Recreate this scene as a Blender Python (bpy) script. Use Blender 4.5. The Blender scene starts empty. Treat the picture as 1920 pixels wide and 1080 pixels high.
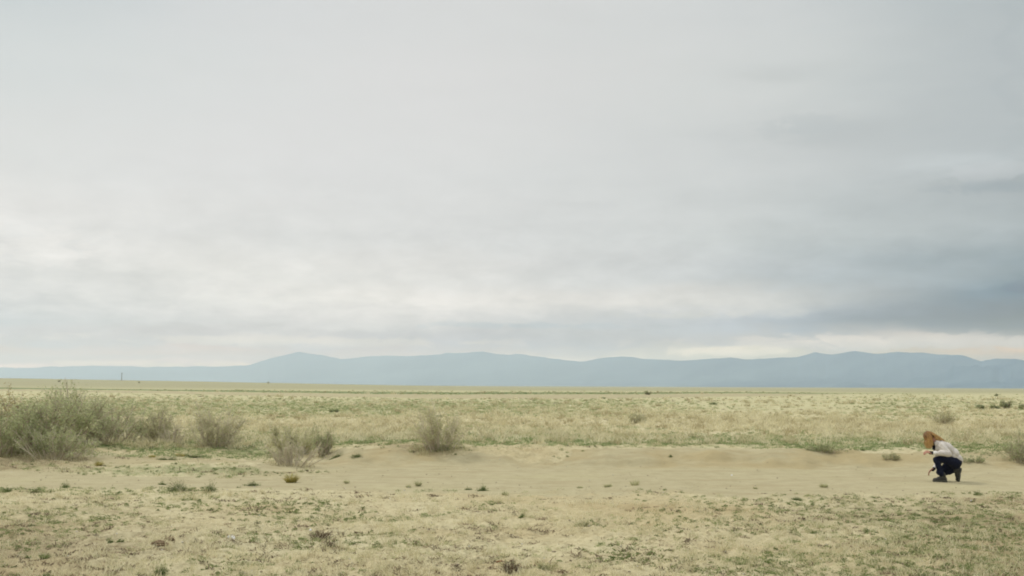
import bpy, bmesh, math, random
import numpy as np
from mathutils import Vector, Matrix

SC = bpy.context.scene
COL = SC.collection
R = math.radians
PW, PH, FPX = 1920.0, 1080.0, 2133.0

# ------------------------------------------------------------------ camera
CAM_H = 1.75
PITCH = math.atan(183.5 / FPX)
ROLL = 0.0040
cd = bpy.data.cameras.new('camera')
cam = bpy.data.objects.new('camera', cd)
COL.objects.link(cam)
cd.sensor_width = 36.0
cd.lens = FPX / PW * 36.0
cd.clip_start = 0.1
cd.clip_end = 60000.0
cam.matrix_world = (Matrix.Translation((0, 0, CAM_H)) @ Matrix.Rotation(math.pi / 2 + PITCH, 4, 'X')
                    @ Matrix.Rotation(ROLL, 4, 'Z'))
SC.camera = cam
CM = cam.matrix_world.copy()


def ray(px, py):
    d = CM.to_3x3() @ Vector(((px - PW / 2) / FPX, -(py - PH / 2) / FPX, -1.0))
    return d.normalized()


def azel(px, py):
    d = ray(px, py)
    return math.atan2(d.x, d.y), math.asin(d.z)


# ------------------------------------------------------------------ colour / render settings
SC.view_settings.view_transform = 'Standard'
SC.view_settings.look = 'None'
SC.view_settings.exposure = 0.15
EXPO = 2 ** 0.15
SC.view_settings.gamma = 1.0
SC.view_settings.use_curve_mapping = False
SC.render.engine = 'CYCLES'
SC.cycles.use_denoising = True
SC.cycles.max_bounces = 6
SC.cycles.volume_bounces = 1
SC.cycles.use_adaptive_sampling = False
SC.cycles.pixel_filter_type = 'BLACKMAN_HARRIS'
SC.cycles.filter_width = 1.9

SUN_AZ, SUN_EL = R(-52), R(46)


# ------------------------------------------------------------------ node helper
class NT:
    def __init__(self, nt):
        self.nt = nt

    def new(self, t, **kw):
        n = self.nt.nodes.new(t)
        for k, v in kw.items():
            setattr(n, k, v)
        return n

    def put(self, sock, v):
        if isinstance(v, bpy.types.NodeSocket):
            self.nt.links.new(v, sock)
        elif v is not None:
            sock.default_value = v

    def m(self, op, a, b=None, c=None, clamp=False):
        n = self.new('ShaderNodeMath', operation=op)
        n.use_clamp = clamp
        self.put(n.inputs[0], a)
        self.put(n.inputs[1], b)
        self.put(n.inputs[2], c)
        return n.outputs[0]

    def mix(self, f, a, b, mode='MIX'):
        n = self.new('ShaderNodeMix', data_type='RGBA', blend_type=mode)
        self.put(n.inputs[0], f)
        self.put(n.inputs[6], a if not isinstance(a, tuple) else (*a, 1)[:4])
        self.put(n.inputs[7], b if not isinstance(b, tuple) else (*b, 1)[:4])
        return n.outputs[2]

    def sstep(self, v, lo, hi, a=0.0, b=1.0):
        n = self.new('ShaderNodeMapRange', interpolation_type='SMOOTHSTEP')
        self.put(n.inputs[0], v)
        n.inputs[1].default_value = lo
        n.inputs[2].default_value = hi
        n.inputs[3].default_value = a
        n.inputs[4].default_value = b
        return n.outputs[0]

    def noise(self, vec, scale, detail=4.0, rough=0.55, dist=0.0):
        n = self.new('ShaderNodeTexNoise')
        self.put(n.inputs['Vector'], vec)
        n.inputs['Scale'].default_value = scale
        n.inputs['Detail'].default_value = detail
        n.inputs['Roughness'].default_value = rough
        n.inputs['Distortion'].default_value = dist
        return n.outputs[0]

    def ramp(self, v, stops, interp='EASE'):
        n = self.new('ShaderNodeValToRGB')
        cr = n.color_ramp
        cr.interpolation = interp
        while len(cr.elements) < len(stops):
            cr.elements.new(0.5)
        for e, (p, c) in zip(cr.elements, stops):
            e.position = p
            e.color = (*c, 1)
        self.put(n.inputs[0], v)
        return n.outputs[0]

    def comb(self, x, y, z):
        n = self.new('ShaderNodeCombineXYZ')
        for i, v in enumerate((x, y, z)):
            self.put(n.inputs[i], v)
        return n.outputs[0]


def lin(c):
    return tuple(((v / 255) / 12.92 if v / 255 < 0.04045 else ((v / 255 + 0.055) / 1.055) ** 2.4) for v in c)


# ------------------------------------------------------------------ world: overcast sky over a Nishita sky
W = bpy.data.worlds.new('World')
SC.world = W
W.use_nodes = True
wn = NT(W.node_tree)
W.node_tree.nodes.clear()
SKY_STR = 0.1
out = wn.new('ShaderNodeOutputWorld')
bg = wn.new('ShaderNodeBackground')
bg.inputs[1].default_value = SKY_STR
W.node_tree.links.new(bg.outputs[0], out.inputs[0])
sky = wn.new('ShaderNodeTexSky', sky_type='NISHITA')
sky.sun_disc = False
sky.sun_elevation = SUN_EL
sky.sun_rotation = SUN_AZ
tc = wn.new('ShaderNodeTexCoord')
sep = wn.new('ShaderNodeSeparateXYZ')
W.node_tree.links.new(tc.outputs['Generated'], sep.inputs[0])
sx, sy, sz = sep.outputs
az = wn.m('ARCTAN2', sx, sy)
el = wn.m('ARCSINE', wn.m('MAXIMUM', sz, 0.0))
# streaky cloud noise: wide in azimuth, flat in elevation
v1 = wn.comb(wn.m('MULTIPLY', az, 6.0), wn.m('MULTIPLY', el, 26.0), 0.0)
n_big = wn.m('SUBTRACT', wn.noise(v1, 1.0, 4.0, 0.5, 0.2), 0.5)
v2 = wn.comb(wn.m('MULTIPLY', az, 13.0), wn.m('MULTIPLY', el, 52.0), 3.7)
n_mid = wn.m('SUBTRACT', wn.noise(v2, 1.0, 6.0, 0.55, 0.3), 0.5)
v3 = wn.comb(wn.m('MULTIPLY', az, 24.0), wn.m('MULTIPLY', el, 52.0), 8.1)
n_fine = wn.m('SUBTRACT', wn.noise(v3, 1.0, 5.0, 0.6, 0.2), 0.5)
azw = wn.m('ADD', az, wn.m('ADD', wn.m('MULTIPLY', n_big, 0.16), wn.m('MULTIPLY', n_fine, 0.02)))
elw = wn.m('ADD', el, wn.m('ADD', wn.m('MULTIPLY', n_mid, 0.026), wn.m('MULTIPLY', n_fine, 0.006)))
AZL, AZR = -0.45, 0.45
u01 = wn.m('DIVIDE', wn.m('SUBTRACT', azw, AZL), AZR - AZL, clamp=True)
XS = (0, 480, 960, 1440, 1900)
UPOS = [(azel(x, 400)[0] - AZL) / (AZR - AZL) for x in XS]
LEVELS = [  # photo row, sRGB of the cloud deck at five azimuths, lens darkening of top corners included
    (20, [(199, 205, 205), (210, 212, 211), (211, 212, 210), (203, 206, 205), (180, 187, 188)]),
    (160, [(209, 213, 211), (215, 216, 214), (214, 214, 212), (203, 206, 204), (181, 187, 188)]),
    (320, [(217, 218, 215), (218, 218, 216), (213, 214, 212), (200, 203, 202), (180, 186, 187)]),
    (440, [(225, 224, 220), (218, 218, 215), (212, 213, 211), (197, 201, 200), (168, 176, 178)]),
    (520, [(221, 221, 217), (225, 224, 219), (215, 215, 212), (191, 196, 197), (150, 162, 167)]),
    (565, [(216, 217, 214), (225, 224, 219), (221, 219, 214), (202, 203, 200), (136, 150, 158)]),
    (605, [(206, 210, 209), (216, 216, 213), (209, 210, 208), (180, 187, 191), (134, 149, 157)]),
    (642, [(209, 211, 209), (208, 209, 207), (199, 202, 202), (197, 198, 194), (180, 181, 176)]),
    (668, [(216, 215, 209), (214, 212, 207), (210, 209, 204), (210, 205, 196), (198, 192, 181)]),
]
HAZE_D, HAZE_TOP = 0.000125, 400.0


def behind_haze(rgb, e, f):
    """radiance the deck needs so that, seen through the haze layer, it has this colour"""
    T = math.exp(-HAZE_D * min(HAZE_TOP / math.sin(e), 15500))
    H = [(1 - f) * a + f * b for a, b in zip((.635, .705, .69), (.47, .525, .52))]
    return tuple(max(.015, (c - (1 - T) * h) / T) / EXPO for c, h in zip(lin(rgb), H))


col = None
prev_e = None
for row, cs in LEVELS:
    e = azel(960, row)[1]
    c = wn.ramp(u01, [(min(max(p, 0), 1), behind_haze(k, e, p)) for p, k in zip(UPOS, cs)], 'CARDINAL')
    if col is None:
        col = c
    else:
        col = wn.mix(wn.sstep(elw, e, prev_e), c, col)
    prev_e = e


def blob(px, py, wx, wy, col_in, gain, a=None, b=None):
    a0, e0 = azel(px, py)
    a = azw if a is None else a
    b = elw if b is None else b
    da = wn.m('DIVIDE', wn.m('SUBTRACT', a, a0), wx / FPX)
    de = wn.m('DIVIDE', wn.m('SUBTRACT', b, e0), wy / FPX)
    g = wn.m('EXPONENT', wn.m('MULTIPLY', wn.m('ADD', wn.m('MULTIPLY', da, da), wn.m('MULTIPLY', de, de)), -1.0))
    k = wn.m('ADD', wn.m('MULTIPLY', g, gain), 1.0)
    vm = wn.new('ShaderNodeVectorMath', operation='SCALE')
    wn.put(vm.inputs[0], col_in)
    wn.put(vm.inputs[3], k)
    return vm.outputs[0]


for bl in [(210, 515, 90, 9, -.10), (80, 500, 70, 40, -.035), (60, 590, 160, 16, -.06), (770, 553, 40, 4, -.06),
           (1440, 140, 60, 14, -.07), (1560, 245, 130, 34, -.10), (1830, 300, 110, 16, .16), (1860, 345, 130, 22, -.13),
           (1060, 383, 80, 8, -.04), (1680, 607, 180, 11, -.22), (1850, 603, 120, 20, -.25), (1150, 635, 160, 16, -.13),
           (560, 622, 260, 9, -.07), (620, 640, 160, 9, .07), (1385, 657, 70, 9, .6), (1320, 662, 30, 5, .4), (1620, 640, 170, 12, .45), (1730, 633, 60, 6, .25), (1050, 672, 260, 6, .45), (330, 680, 200, 6, .5), (70, 685, 60, 5, .9), (820, 560, 260, 22, .06), (1330, 548, 130, 12, .07), (160, 450, 110, 28, .02), (1440, 628, 70, 6, -.18), (1010, 618, 110, 6, -.08), (880, 655, 90, 5, -.10),
           (1880, 652, 70, 12, .6), (100, 684, 110, 7, .10), (1500, 590, 140, 12, .06), (300, 560, 400, 40, .02),
           (1820, 425, 150, 12, .05)]:
    col = blob(bl[0], bl[1], bl[2], bl[3], col, bl[4])
# broken heaps of brighter cloud: a strip over the right hand mountains and a few puffs higher up
v5 = wn.comb(wn.m('MULTIPLY', az, 34.0), wn.m('MULTIPLY', el, 95.0), 1.3)
n_heap = wn.noise(v5, 1.0, 7.0, 0.6, 0.35)


def heaps(px, py, wx, wy, lo, hi, rgb, amount, f):
    global col
    a0, e0 = azel(px, py)
    da = wn.m('DIVIDE', wn.m('SUBTRACT', az, a0), wx / FPX)
    de = wn.m('DIVIDE', wn.m('SUBTRACT', el, e0), wy / FPX)
    g = wn.m('EXPONENT', wn.m('MULTIPLY', wn.m('ADD', wn.m('MULTIPLY', da, da), wn.m('MULTIPLY', de, de)), -1.0))
    v = wn.m('ADD', n_heap, wn.m('MULTIPLY', g, 0.32))
    msk = wn.m('MULTIPLY', wn.m('MULTIPLY', wn.sstep(v, lo, hi), g), amount)
    col = wn.mix(msk, col, behind_haze(rgb, e0, f))


heaps(1660, 642, 330, 17, .60, .74, (216, 213, 205), 1.0, .7)
heaps(1370, 660, 120, 11, .60, .70, (230, 226, 213), 1.0, .6)
heaps(1870, 318, 120, 24, .62, .72, (196, 200, 201), .55, .9)
heaps(1880, 350, 120, 14, .60, .74, (160, 169, 173), .8, .9)
heaps(1540, 240, 130, 30, .62, .80, (187, 192, 192), .8, .7)
heaps(90, 470, 120, 50, .62, .78, (231, 229, 224), .8, .1)
heaps(560, 640, 420, 12, .60, .76, (222, 220, 213), .8, .3)
heaps(330, 683, 330, 8, .60, .76, (228, 223, 212), .9, .2)
heaps(1320, 590, 200, 12, .62, .76, (206, 207, 203), .8, .6)
heaps(1000, 610, 260, 9, .62, .76, (192, 199, 201), .8, .5)
# gentle mottling of the deck
mott = wn.m('ADD', 1.0, wn.m('ADD', wn.m('MULTIPLY', n_mid, wn.sstep(el, 0.02, 0.2, 0.60, 0.05)),
                            wn.m('MULTIPLY', n_fine, wn.sstep(el, 0.02, 0.22, 0.70, 0.035))))
vm = wn.new('ShaderNodeVectorMath', operation='SCALE')
wn.put(vm.inputs[0], col)
wn.put(vm.inputs[3], mott)
col = vm.outputs[0]
# overcast decks are brighter overhead; behind the viewer an even grey
col = wn.mix(wn.sstep(el, R(21), R(60)), col, (1.32, 1.32, 1.28))
side = wn.sstep(wn.m('ABSOLUTE', az), 0.7, 1.6)
col = wn.mix(wn.m('MULTIPLY', side, wn.sstep(el, R(21), R(60), 1.0, 0.0)), col, (0.66, 0.67, 0.66))
vm = wn.new('ShaderNodeVectorMath', operation='SCALE')
wn.put(vm.inputs[0], col)
vm.inputs[3].default_value = 1.0 / SKY_STR
fin = wn.mix(0.98, sky.outputs[0], vm.outputs[0])
W.node_tree.links.new(fin, bg.inputs[0])

# ------------------------------------------------------------------ sun (soft, through cloud)
sl = bpy.data.lights.new('sun', 'SUN')
sl.energy = 1.5
sl.angle = R(10)
sl.color = (1.0, 0.95, 0.86)
so = bpy.data.objects.new('sun', sl)
COL.objects.link(so)
sd = Vector((math.sin(SUN_AZ) * math.cos(SUN_EL), math.cos(SUN_AZ) * math.cos(SUN_EL), math.sin(SUN_EL)))
so.rotation_euler = sd.to_track_quat('Z', 'Y').to_euler()
so.location = sd * 50

# ------------------------------------------------------------------ numpy noise and terrain
_rs = np.random.RandomState(5)
_perm = _rs.rand(512, 512)


def vnoise(x, y, seed=0):
    x = np.asarray(x, float) + seed * 17.31
    y = np.asarray(y, float) + seed * 5.77
    xi = np.floor(x).astype(int)
    yi = np.floor(y).astype(int)
    fx, fy = x - xi, y - yi
    fx = fx * fx * (3 - 2 * fx)
    fy = fy * fy * (3 - 2 * fy)
    g = lambda a, b: _perm[a % 512, b % 512]
    return ((g(xi, yi) * (1 - fx) + g(xi + 1, yi) * fx) * (1 - fy) + (g(xi, yi + 1) * (1 - fx) + g(xi + 1, yi + 1) * fx) * fy) * 2 - 1


def fbm(x, y, o=4, seed=0):
    s, a, t = 0, 1.0, 0
    for i in range(o):
        s = s + a * vnoise(x * 2 ** i, y * 2 ** i, seed + i * 3)
        t += a
        a *= 0.5
    return s / t


def ss(v, a, b):
    t = np.clip((v - a) / (b - a), 0, 1)
    return t * t * (3 - 2 * t)


TT = np.array([-.9, -.6, -.45, -.34, -.225, -.12, -.02, .09, .2, .3, .45, .7])
TY = np.array([420, 320, 258, 212, 173, 150, 140, 146, 176, 228, 330, 480.])


def yc(x, y):
    t = np.clip(x / np.maximum(y, 1), -.9, .7)
    return np.interp(t, TT, TY)


def macro(x, y):
    """large land form: track bed, bank, far road berm, far rise on the left"""
    t = np.clip(x / np.maximum(y, 1), -2, 2)
    wob = fbm(x * .35, y * .1 + 3, 3, 11)
    # left of x=-4.5 the bank softens and steps back
    left = ss(-x, 3.5, 6.5)
    wo2 = fbm(x * 1.3, y * .5, 3, 13)
    e0 = 25.0 + .8 * wob + .45 * wo2 + left * 1.6
    e1 = 26.7 + .9 * wob + .35 * wo2 + left * 4.4
    z = .28 * ss(y, e0, e1) * (1 - .3 * left)
    z = z + .05 * ss(-y, -19.6 - .3 * wob, -18.4 - .3 * wob)
    # little island of turf inside the left bend of the track
    z = z + .10 * np.exp(-(((x + 6.3) / 1.7) ** 2 + ((y - 24.2) / 1.5) ** 2) ** 2)
    # low crumbled edge near x 1100-1300 of the picture
    z = z + .085 * np.exp(-(((x - 2.2) / 1.1) ** 2 + ((y - 18.9) / .8) ** 2))
    # left mound carrying the big shrubs
    z = z + .22 * np.exp(-(((x + 10.9) / 2.6) ** 2 + ((y - 26.5) / 2.8) ** 2))
    z = z + .10 * np.exp(-(((x + 2.2) / 1.4) ** 2 + ((y - 27.5) / 1.5) ** 2))
    far = ss(y, 34, 60)
    z = z + far * .06 * fbm(x / 14, y / 14, 3, 21)
    s = y - yc(x, y)
    fade = 1 - ss(t, .18, .34)
    z = z + .40 * ss(s, -7, 3) * (1 - ss(s, 60, 260)) * fade
    a = np.interp(t, [-.8, -.6, -.47, -.36, -.225, -.1, .02], [7.6, 6.3, 5.4, 4.45, 3.0, 1.6, 0.])
    z = z + a * ss(y, 260, 760)
    z = z + .25 * ss(y, 200, 700) * fbm(x / 60, y / 60, 3, 33)
    return z


def sandmask(x, y):
    wob = 1.3 * fbm(x * .5, y * .35, 4, 44)
    wob2 = fbm(x * 1.6, y * 1.1, 3, 47)
    left = ss(-x, 4.0, 6.2)
    near = ss(y, 16.6 + 1.3 * wob + .8 * wob2, 20.0 + .7 * wob + .5 * wob2) ** .8
    near = near * (1 - .5 * ss(-x, 2, 5) * (1 - ss(y, 18.2, 19.8))) 
    edge = 27.0 + .8 * wob + .5 * wob2 - left * 4.7
    edge = edge + .7 * fbm(x * .9 + 5, y * .9, 3, 49) + .5 * np.exp(-((x - 4.5) / 2.5) ** 2) - 1.5 * np.exp(-((x + 1.2) / 2.3) ** 2)
    far = 1 - ss(y, edge - .5, edge + .5)
    m = near * far
    # upper loop of the track between the shrubs on the left
    m2 = np.exp(-(((x + 6.9 + .4 * wob) / 2.4) ** 2 + ((y - 25.6 - .5 * wob2 + (x + 8) * .15) / 1.5) ** 2) ** 2)
    m = np.maximum(m, m2 * .95)
    isl = np.exp(-(((x + 6.2) / 2.5) ** 2 + ((y - 22.8 + .3 * wob) / 1.2) ** 2) ** 2)
    m = m * (1 - .8 * isl * ss(wob2, -.3, .1))
    # far road
    s = y - yc(x, y)
    t = x / np.maximum(y, 1)
    fade = 1 - ss(t, .22, .36)
    w2 = vnoise(x / 9, y / 9, 9)
    m = np.maximum(m, fade * ss(s, -9 + 2 * w2, -4 + 2 * w2) * (1 - ss(s, 1.5 + w2, 5 + w2)) * 1.0)
    return np.clip(m, 0, 1)


def greenmask(x, y):
    """0..1 how green the plant cover is"""
    s = y - yc(x, y)
    t = x / np.maximum(y, 1)
    g = .09 + .11 * ss(y, 24, 30)
    near = 1 - ss(y, 18, 21)
    g = g + near * (.24 * ss(t, .1, .42) + .10 * ss(-t, .2, .42) * ss(y, 14, 18))
    g = g + .42 * np.exp(-((y - 30.0 - .6 * vnoise(x * .3, 0 * y, 3)) / 3.0) ** 2) + .14 * np.exp(-((y - 36) / 5.0) ** 2)
    g = g + .30 * np.exp(-(((x + 12) / 5.0) ** 2 + ((y - 23.2) / 1.6) ** 2)) + .25 * np.exp(-(((x + 8) / 4.0) ** 2 + ((y - 18.6) / .9) ** 2)) + .45 * np.exp(-(((x + 6.2) / 2.5) ** 2 + ((y - 22.8) / 1.2) ** 2))
    g = g + .30 * np.exp(-((y - 85) / 34) ** 2) * ss(-t, -.28, .1)
    g = g - .12 * np.exp(-((y - 46) / 8) ** 2)
    fade = 1 - .75 * ss(t, .22, .36)
    g = g + .75 * ss(s, 5, 9) * (1 - ss(s, 45, 75)) * fade
    g = g + .22 * fbm(x / 7 * np.minimum(1, 60 / np.maximum(y, 1)), y / 7 * np.minimum(1, 60 / np.maximum(y, 1)), 4, 61)
    return np.clip(g, 0, 1)


def soil_vignette_mask(x, y):
    """brown, litter rich soil under the left shrubs; both near sides browner, with lens vignette painted in"""
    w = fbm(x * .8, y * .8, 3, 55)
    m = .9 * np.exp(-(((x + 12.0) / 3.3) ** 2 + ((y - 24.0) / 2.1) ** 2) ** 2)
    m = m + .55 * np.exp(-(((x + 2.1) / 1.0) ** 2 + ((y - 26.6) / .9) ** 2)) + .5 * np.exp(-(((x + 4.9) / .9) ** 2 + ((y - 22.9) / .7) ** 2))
    m = m + .95 * np.exp(-(((x - 7.6) / 3.0) ** 2 + ((y - 12.2) / 4.6) ** 2)) + .85 * np.exp(-(((x + 6.2) / 2.4) ** 2 + ((y - 11.6) / 3.0) ** 2))  # near corners: brown soil, darkened further to stand for lens vignette
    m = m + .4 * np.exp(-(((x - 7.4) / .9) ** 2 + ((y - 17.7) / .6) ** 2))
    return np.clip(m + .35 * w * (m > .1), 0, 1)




def height(x, y):
    z = macro(x, y)
    m = sandmask(x, y)
    near = 1 - ss(y, 60, 110)
    z = z + near * (1 - m) * (.03 * fbm(x * 1.3, y * 1.3, 3, 71) + .045 * fbm(x * 4, y * 5, 3, 72) + .022 * fbm(x * 12, y * 14, 2, 77))
    # wheel ruts and drifted sand on the track
    z = z + near * m * (.020 * fbm(x * .35, y * 4.0, 3, 73) + .014 * fbm(x * 3, y * 4, 4, 74)
                        + .09 * fbm(x * 1.2, y * 1.6, 4, 78) * ss(y, 24.0, 25.6))
    return z


def at(px, py, lift=0.0):
    """where the ray through a photo pixel meets the land"""
    d = ray(px, py)
    lo, hi = None, None
    ks = np.concatenate([np.arange(8, 80, .05), np.arange(80, 2000, .5)])
    xs, ys, zs = ks * d.x, ks * d.y, CAM_H + ks * d.z
    hh = macro(xs, ys)
    i = np.nonzero(zs < hh)[0]
    k = ks[i[0]] if len(i) else 700.0
    x, y = k * d.x, k * d.y
    return Vector((x, y, float(height(np.array([x]), np.array([y]))[0]) + lift))


# ------------------------------------------------------------------ object helpers
def tag(o, label=None, cat=None, group=None, kind=None):
    if label:
        o['label'] = label
    if cat:
        o['category'] = cat
    if group:
        o['group'] = group
    if kind:
        o['kind'] = kind
    return o


def empty(name, loc, rz=0.0):
    o = bpy.data.objects.new(name, None)
    o.empty_display_size = 0.2
    COL.objects.link(o)
    o.location = loc
    o.rotation_euler.z = rz
    return o


def npmesh(name, V, F, mat, parent=None, rnd=None, smooth=False, attrs=None):
    """V (n,3); F list of (m,k) int arrays"""
    me = bpy.data.meshes.new(name)
    V = np.asarray(V, np.float32)
    me.vertices.add(len(V))
    me.vertices.foreach_set('co', V.ravel())
    loops = np.concatenate([f.ravel() for f in F]).astype(np.int32)
    starts, tot = [], 0
    for f in F:
        starts.append(tot + np.arange(len(f)) * f.shape[1])
        tot += f.size
    starts = np.concatenate(starts).astype(np.int32)
    me.loops.add(len(loops))
    me.loops.foreach_set('vertex_index', loops)
    me.polygons.add(len(starts))
    me.polygons.foreach_set('loop_start', starts)
    me.update(calc_edges=True)
    if rnd is not None:
        a = me.attributes.new('rnd', 'FLOAT', 'POINT')
        a.data.foreach_set('value', np.asarray(rnd, np.float32))
    for k, v in (attrs or {}).items():
        a = me.attributes.new(k, 'FLOAT', 'POINT')
        a.data.foreach_set('value', np.asarray(v, np.float32))
    if smooth:
        me.polygons.foreach_set('use_smooth', np.ones(len(starts), bool))
    me.materials.append(mat)
    o = bpy.data.objects.new(name, me)
    COL.objects.link(o)
    if parent:
        o.parent = parent
    return o


# ------------------------------------------------------------------ materials
def mat(name, rough=0.9, spec=0.15):
    m = bpy.data.materials.new(name)
    m.use_nodes = True
    n = NT(m.node_tree)
    b = m.node_tree.nodes['Principled BSDF']
    b.inputs['Roughness'].default_value = rough
    b.inputs['Specular IOR Level'].default_value = spec
    return m, n, b


def rnd_mat(name, stops, transl=0.0, rough=0.85, spec=0.1, spots=0.0):
    """colour picked by the per-piece 'rnd' attribute, broken up by noise"""
    m, n, b = mat(name, rough, spec)
    at_ = n.new('ShaderNodeAttribute', attribute_name='rnd')
    v = at_.outputs['Fac']
    if spots:
        t = n.new('ShaderNodeTexCoord')
        v = n.m('ADD', v, n.m('MULTIPLY', n.m('SUBTRACT', n.noise(t.outputs['Object'], 9.0, 3), .5), spots))
    c = n.ramp(v, stops, 'LINEAR')
    n.put(b.inputs['Base Color'], c)
    if transl:
        tr = n.new('ShaderNodeBsdfTranslucent')
        n.put(tr.inputs[0], c)
        mx = n.new('ShaderNodeMixShader')
        mx.inputs[0].default_value = transl
        n.put(mx.inputs[1], b.outputs[0])
        n.put(mx.inputs[2], tr.outputs[0])
        n.put(m.node_tree.nodes['Material Output'].inputs[0], mx.outputs[0])
    return m


def ground_mat():
    m, n, b = mat('ground_soil', 0.95, 0.08)
    tc = n.new('ShaderNodeTexCoord')
    P = tc.outputs['Object']
    A = lambda k: n.new('ShaderNodeAttribute', attribute_name=k).outputs['Fac']
    sand, green = A('sand'), A('green')
    n1 = n.noise(P, 0.35, 5, .6)
    n2 = n.noise(P, 2.3, 6, .62)
    n3 = n.noise(P, 11.0, 5, .65)
    n4 = n.noise(P, 46.0, 3, .6)
    nf = n.noise(P, 0.09, 6, .65)
    # sand: pale, slightly pinkish / ochre drift
    sc = n.ramp(n2, [(.25, (.315, .277, .165)), (.5, (.372, .330, .204)), (.78, (.425, .382, .243))], 'LINEAR')
    st = n.new('ShaderNodeMapping')
    st.inputs['Scale'].default_value = (.35, 3.2, 1)
    n.put(st.inputs[0], P)
    streak = n.noise(st.outputs[0], 1.0, 5, .6)
    sc = n.mix(n.sstep(streak, .50, .66, 0, .75), sc, (.335, .285, .170))
    sc = n.mix(n.sstep(n3, .56, .72, 0, .45), sc, (.30, .245, .145))
    sc = n.mix(n.sstep(n1, .5, .7, 0, .5), sc, (.40, .365, .215))
    # ochre face of the bank
    geo = n.new('ShaderNodeSeparateXYZ')
    n.put(geo.inputs[0], P)
    y = geo.outputs[1]
    bank = n.m('MULTIPLY', n.sstep(y, 24.2, 25.4), n.sstep(y, 26.6, 28.0, 1, 0))
    sc = n.mix(n.m('MULTIPLY', bank, n.sstep(n1, .42, .6, .0, .65)), sc, (.345, .275, .145))
    # plant litter over soil
    lit = n.ramp(n3, [(.28, (.27, .21, .12)), (.37, (.43, .38, .235)), (.52, (.52, .47, .295)), (.8, (.58, .53, .35))], 'LINEAR')
    lit = n.mix(n.sstep(n2, .52, .7, 0, .5), lit, (.34, .29, .165))
    lit = n.mix(n.sstep(n4, .63, .74, 0, .6), lit, (.21, .16, .09))
    lit = n.mix(n.sstep(nf, .42, .62, 0, .6), lit, (.42, .335, .185))
    lit = n.mix(n.sstep(n1, .52, .68, 0, .5), lit, (.36, .275, .145))
    farc = n.ramp(n2, [(.32, (.25, .225, .12)), (.46, (.42, .39, .225)), (.58, (.50, .47, .285)), (.72, (.56, .52, .335))], 'LINEAR')
    lit = n.mix(n.sstep(y, 32, 90), lit, farc)
    lit = n.mix(n.m('MULTIPLY', A('soil_vignette'), n.sstep(n1, .3, .6, .55, 1.0)), lit, n.mix(n.sstep(n3, .4, .62), (.13, .095, .05), (.25, .19, .11)))
    lit = n.mix(n.sstep(y, 190, 420, 0, .8), lit, (.285, .27, .165))
    gm = n.m('ADD', green, n.m('MULTIPLY', n.m('SUBTRACT', n2, .5), 1.3))
    gm = n.m('ADD', gm, n.m('MULTIPLY', n.m('SUBTRACT', n3, .5), .8))
    gcol = n.ramp(n3, [(.3, (.17, .20, .085)), (.7, (.28, .30, .145))], 'LINEAR')
    gcol = n.mix(n.sstep(green, .62, .82), gcol, (.105, .15, .055))
    gfac = n.sstep(gm, .34, .78, 0.0, .78)
    cov = n.mix(gfac, lit, gcol)
    sm = n.sstep(n.m('ADD', sand, n.m('MULTIPLY', n.m('SUBTRACT', n2, .5), .9)), .35, .65)
    c = n.mix(sm, cov, sc)
    n.put(b.inputs['Base Color'], c)
    bp = n.new('ShaderNodeBump')
    bp.inputs['Strength'].default_value = .8
    bp.inputs['Distance'].default_value = .045
    hsum = n.m('ADD', n3, n.m('MULTIPLY', n4, .5))
    n.put(bp.inputs['Height'], n.m('MULTIPLY', hsum, n.m('SUBTRACT', 1.0, n.m('MULTIPLY', sm, .55))))
    n.put(b.inputs['Normal'], bp.outputs[0])
    return m


M_GROUND = ground_mat()
M_STRAW = rnd_mat('dry_straw', [(0, (.42, .36, .21)), (.3, (.60, .55, .35)), (.75, (.71, .66, .45)), (1, (.78, .73, .53))], .45)
M_GREEN = rnd_mat('green_leaf', [(0, (.10, .14, .045)), (.5, (.19, .24, .09)), (1, (.33, .37, .16))], .45)
M_OLIVE = rnd_mat('olive_leaf', [(0, (.29, .285, .14)), (.5, (.47, .465, .26)), (1, (.61, .595, .38))], .45)
M_SAGE = rnd_mat('sage_leaf', [(0, (.23, .26, .125)), (.5, (.42, .45, .245)), (1, (.58, .60, .36))], .45)
M_YELLOW = rnd_mat('yellow_leaf', [(0, (.22, .19, .05)), (.5, (.38, .33, .10)), (1, (.50, .43, .15))], .3)
M_FRESH = rnd_mat('fresh_leaf', [(0, (.15, .20, .08)), (.5, (.24, .305, .13)), (1, (.36, .41, .19))], .45)
M_OCHRE = rnd_mat('ochre_leaf', [(0, (.20, .16, .07)), (.5, (.36, .29, .13)), (1, (.54, .46, .24))], .45)
M_TWIG = rnd_mat('grey_twig', [(0, (.26, .205, .145)), (.5, (.45, .38, .285)), (1, (.60, .53, .41))])
M_PALETWIG = rnd_mat('pale_twig', [(0, (.40, .34, .25)), (.5, (.56, .49, .38)), (1, (.70, .63, .50))])
M_DARKTWIG = rnd_mat('dark_twig', [(0, (.07, .05, .032)), (.5, (.15, .11, .07)), (1, (.27, .20, .125))])
M_LITTER = rnd_mat('brown_litter', [(0, (.10, .07, .035)), (.5, (.20, .145, .08)), (1, (.32, .24, .14))])
M_STONE = rnd_mat('pebble_stone', [(0, (.22, .18, .12)), (.6, (.38, .33, .25)), (1, (.62, .6, .54))], spots=.3)


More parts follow.
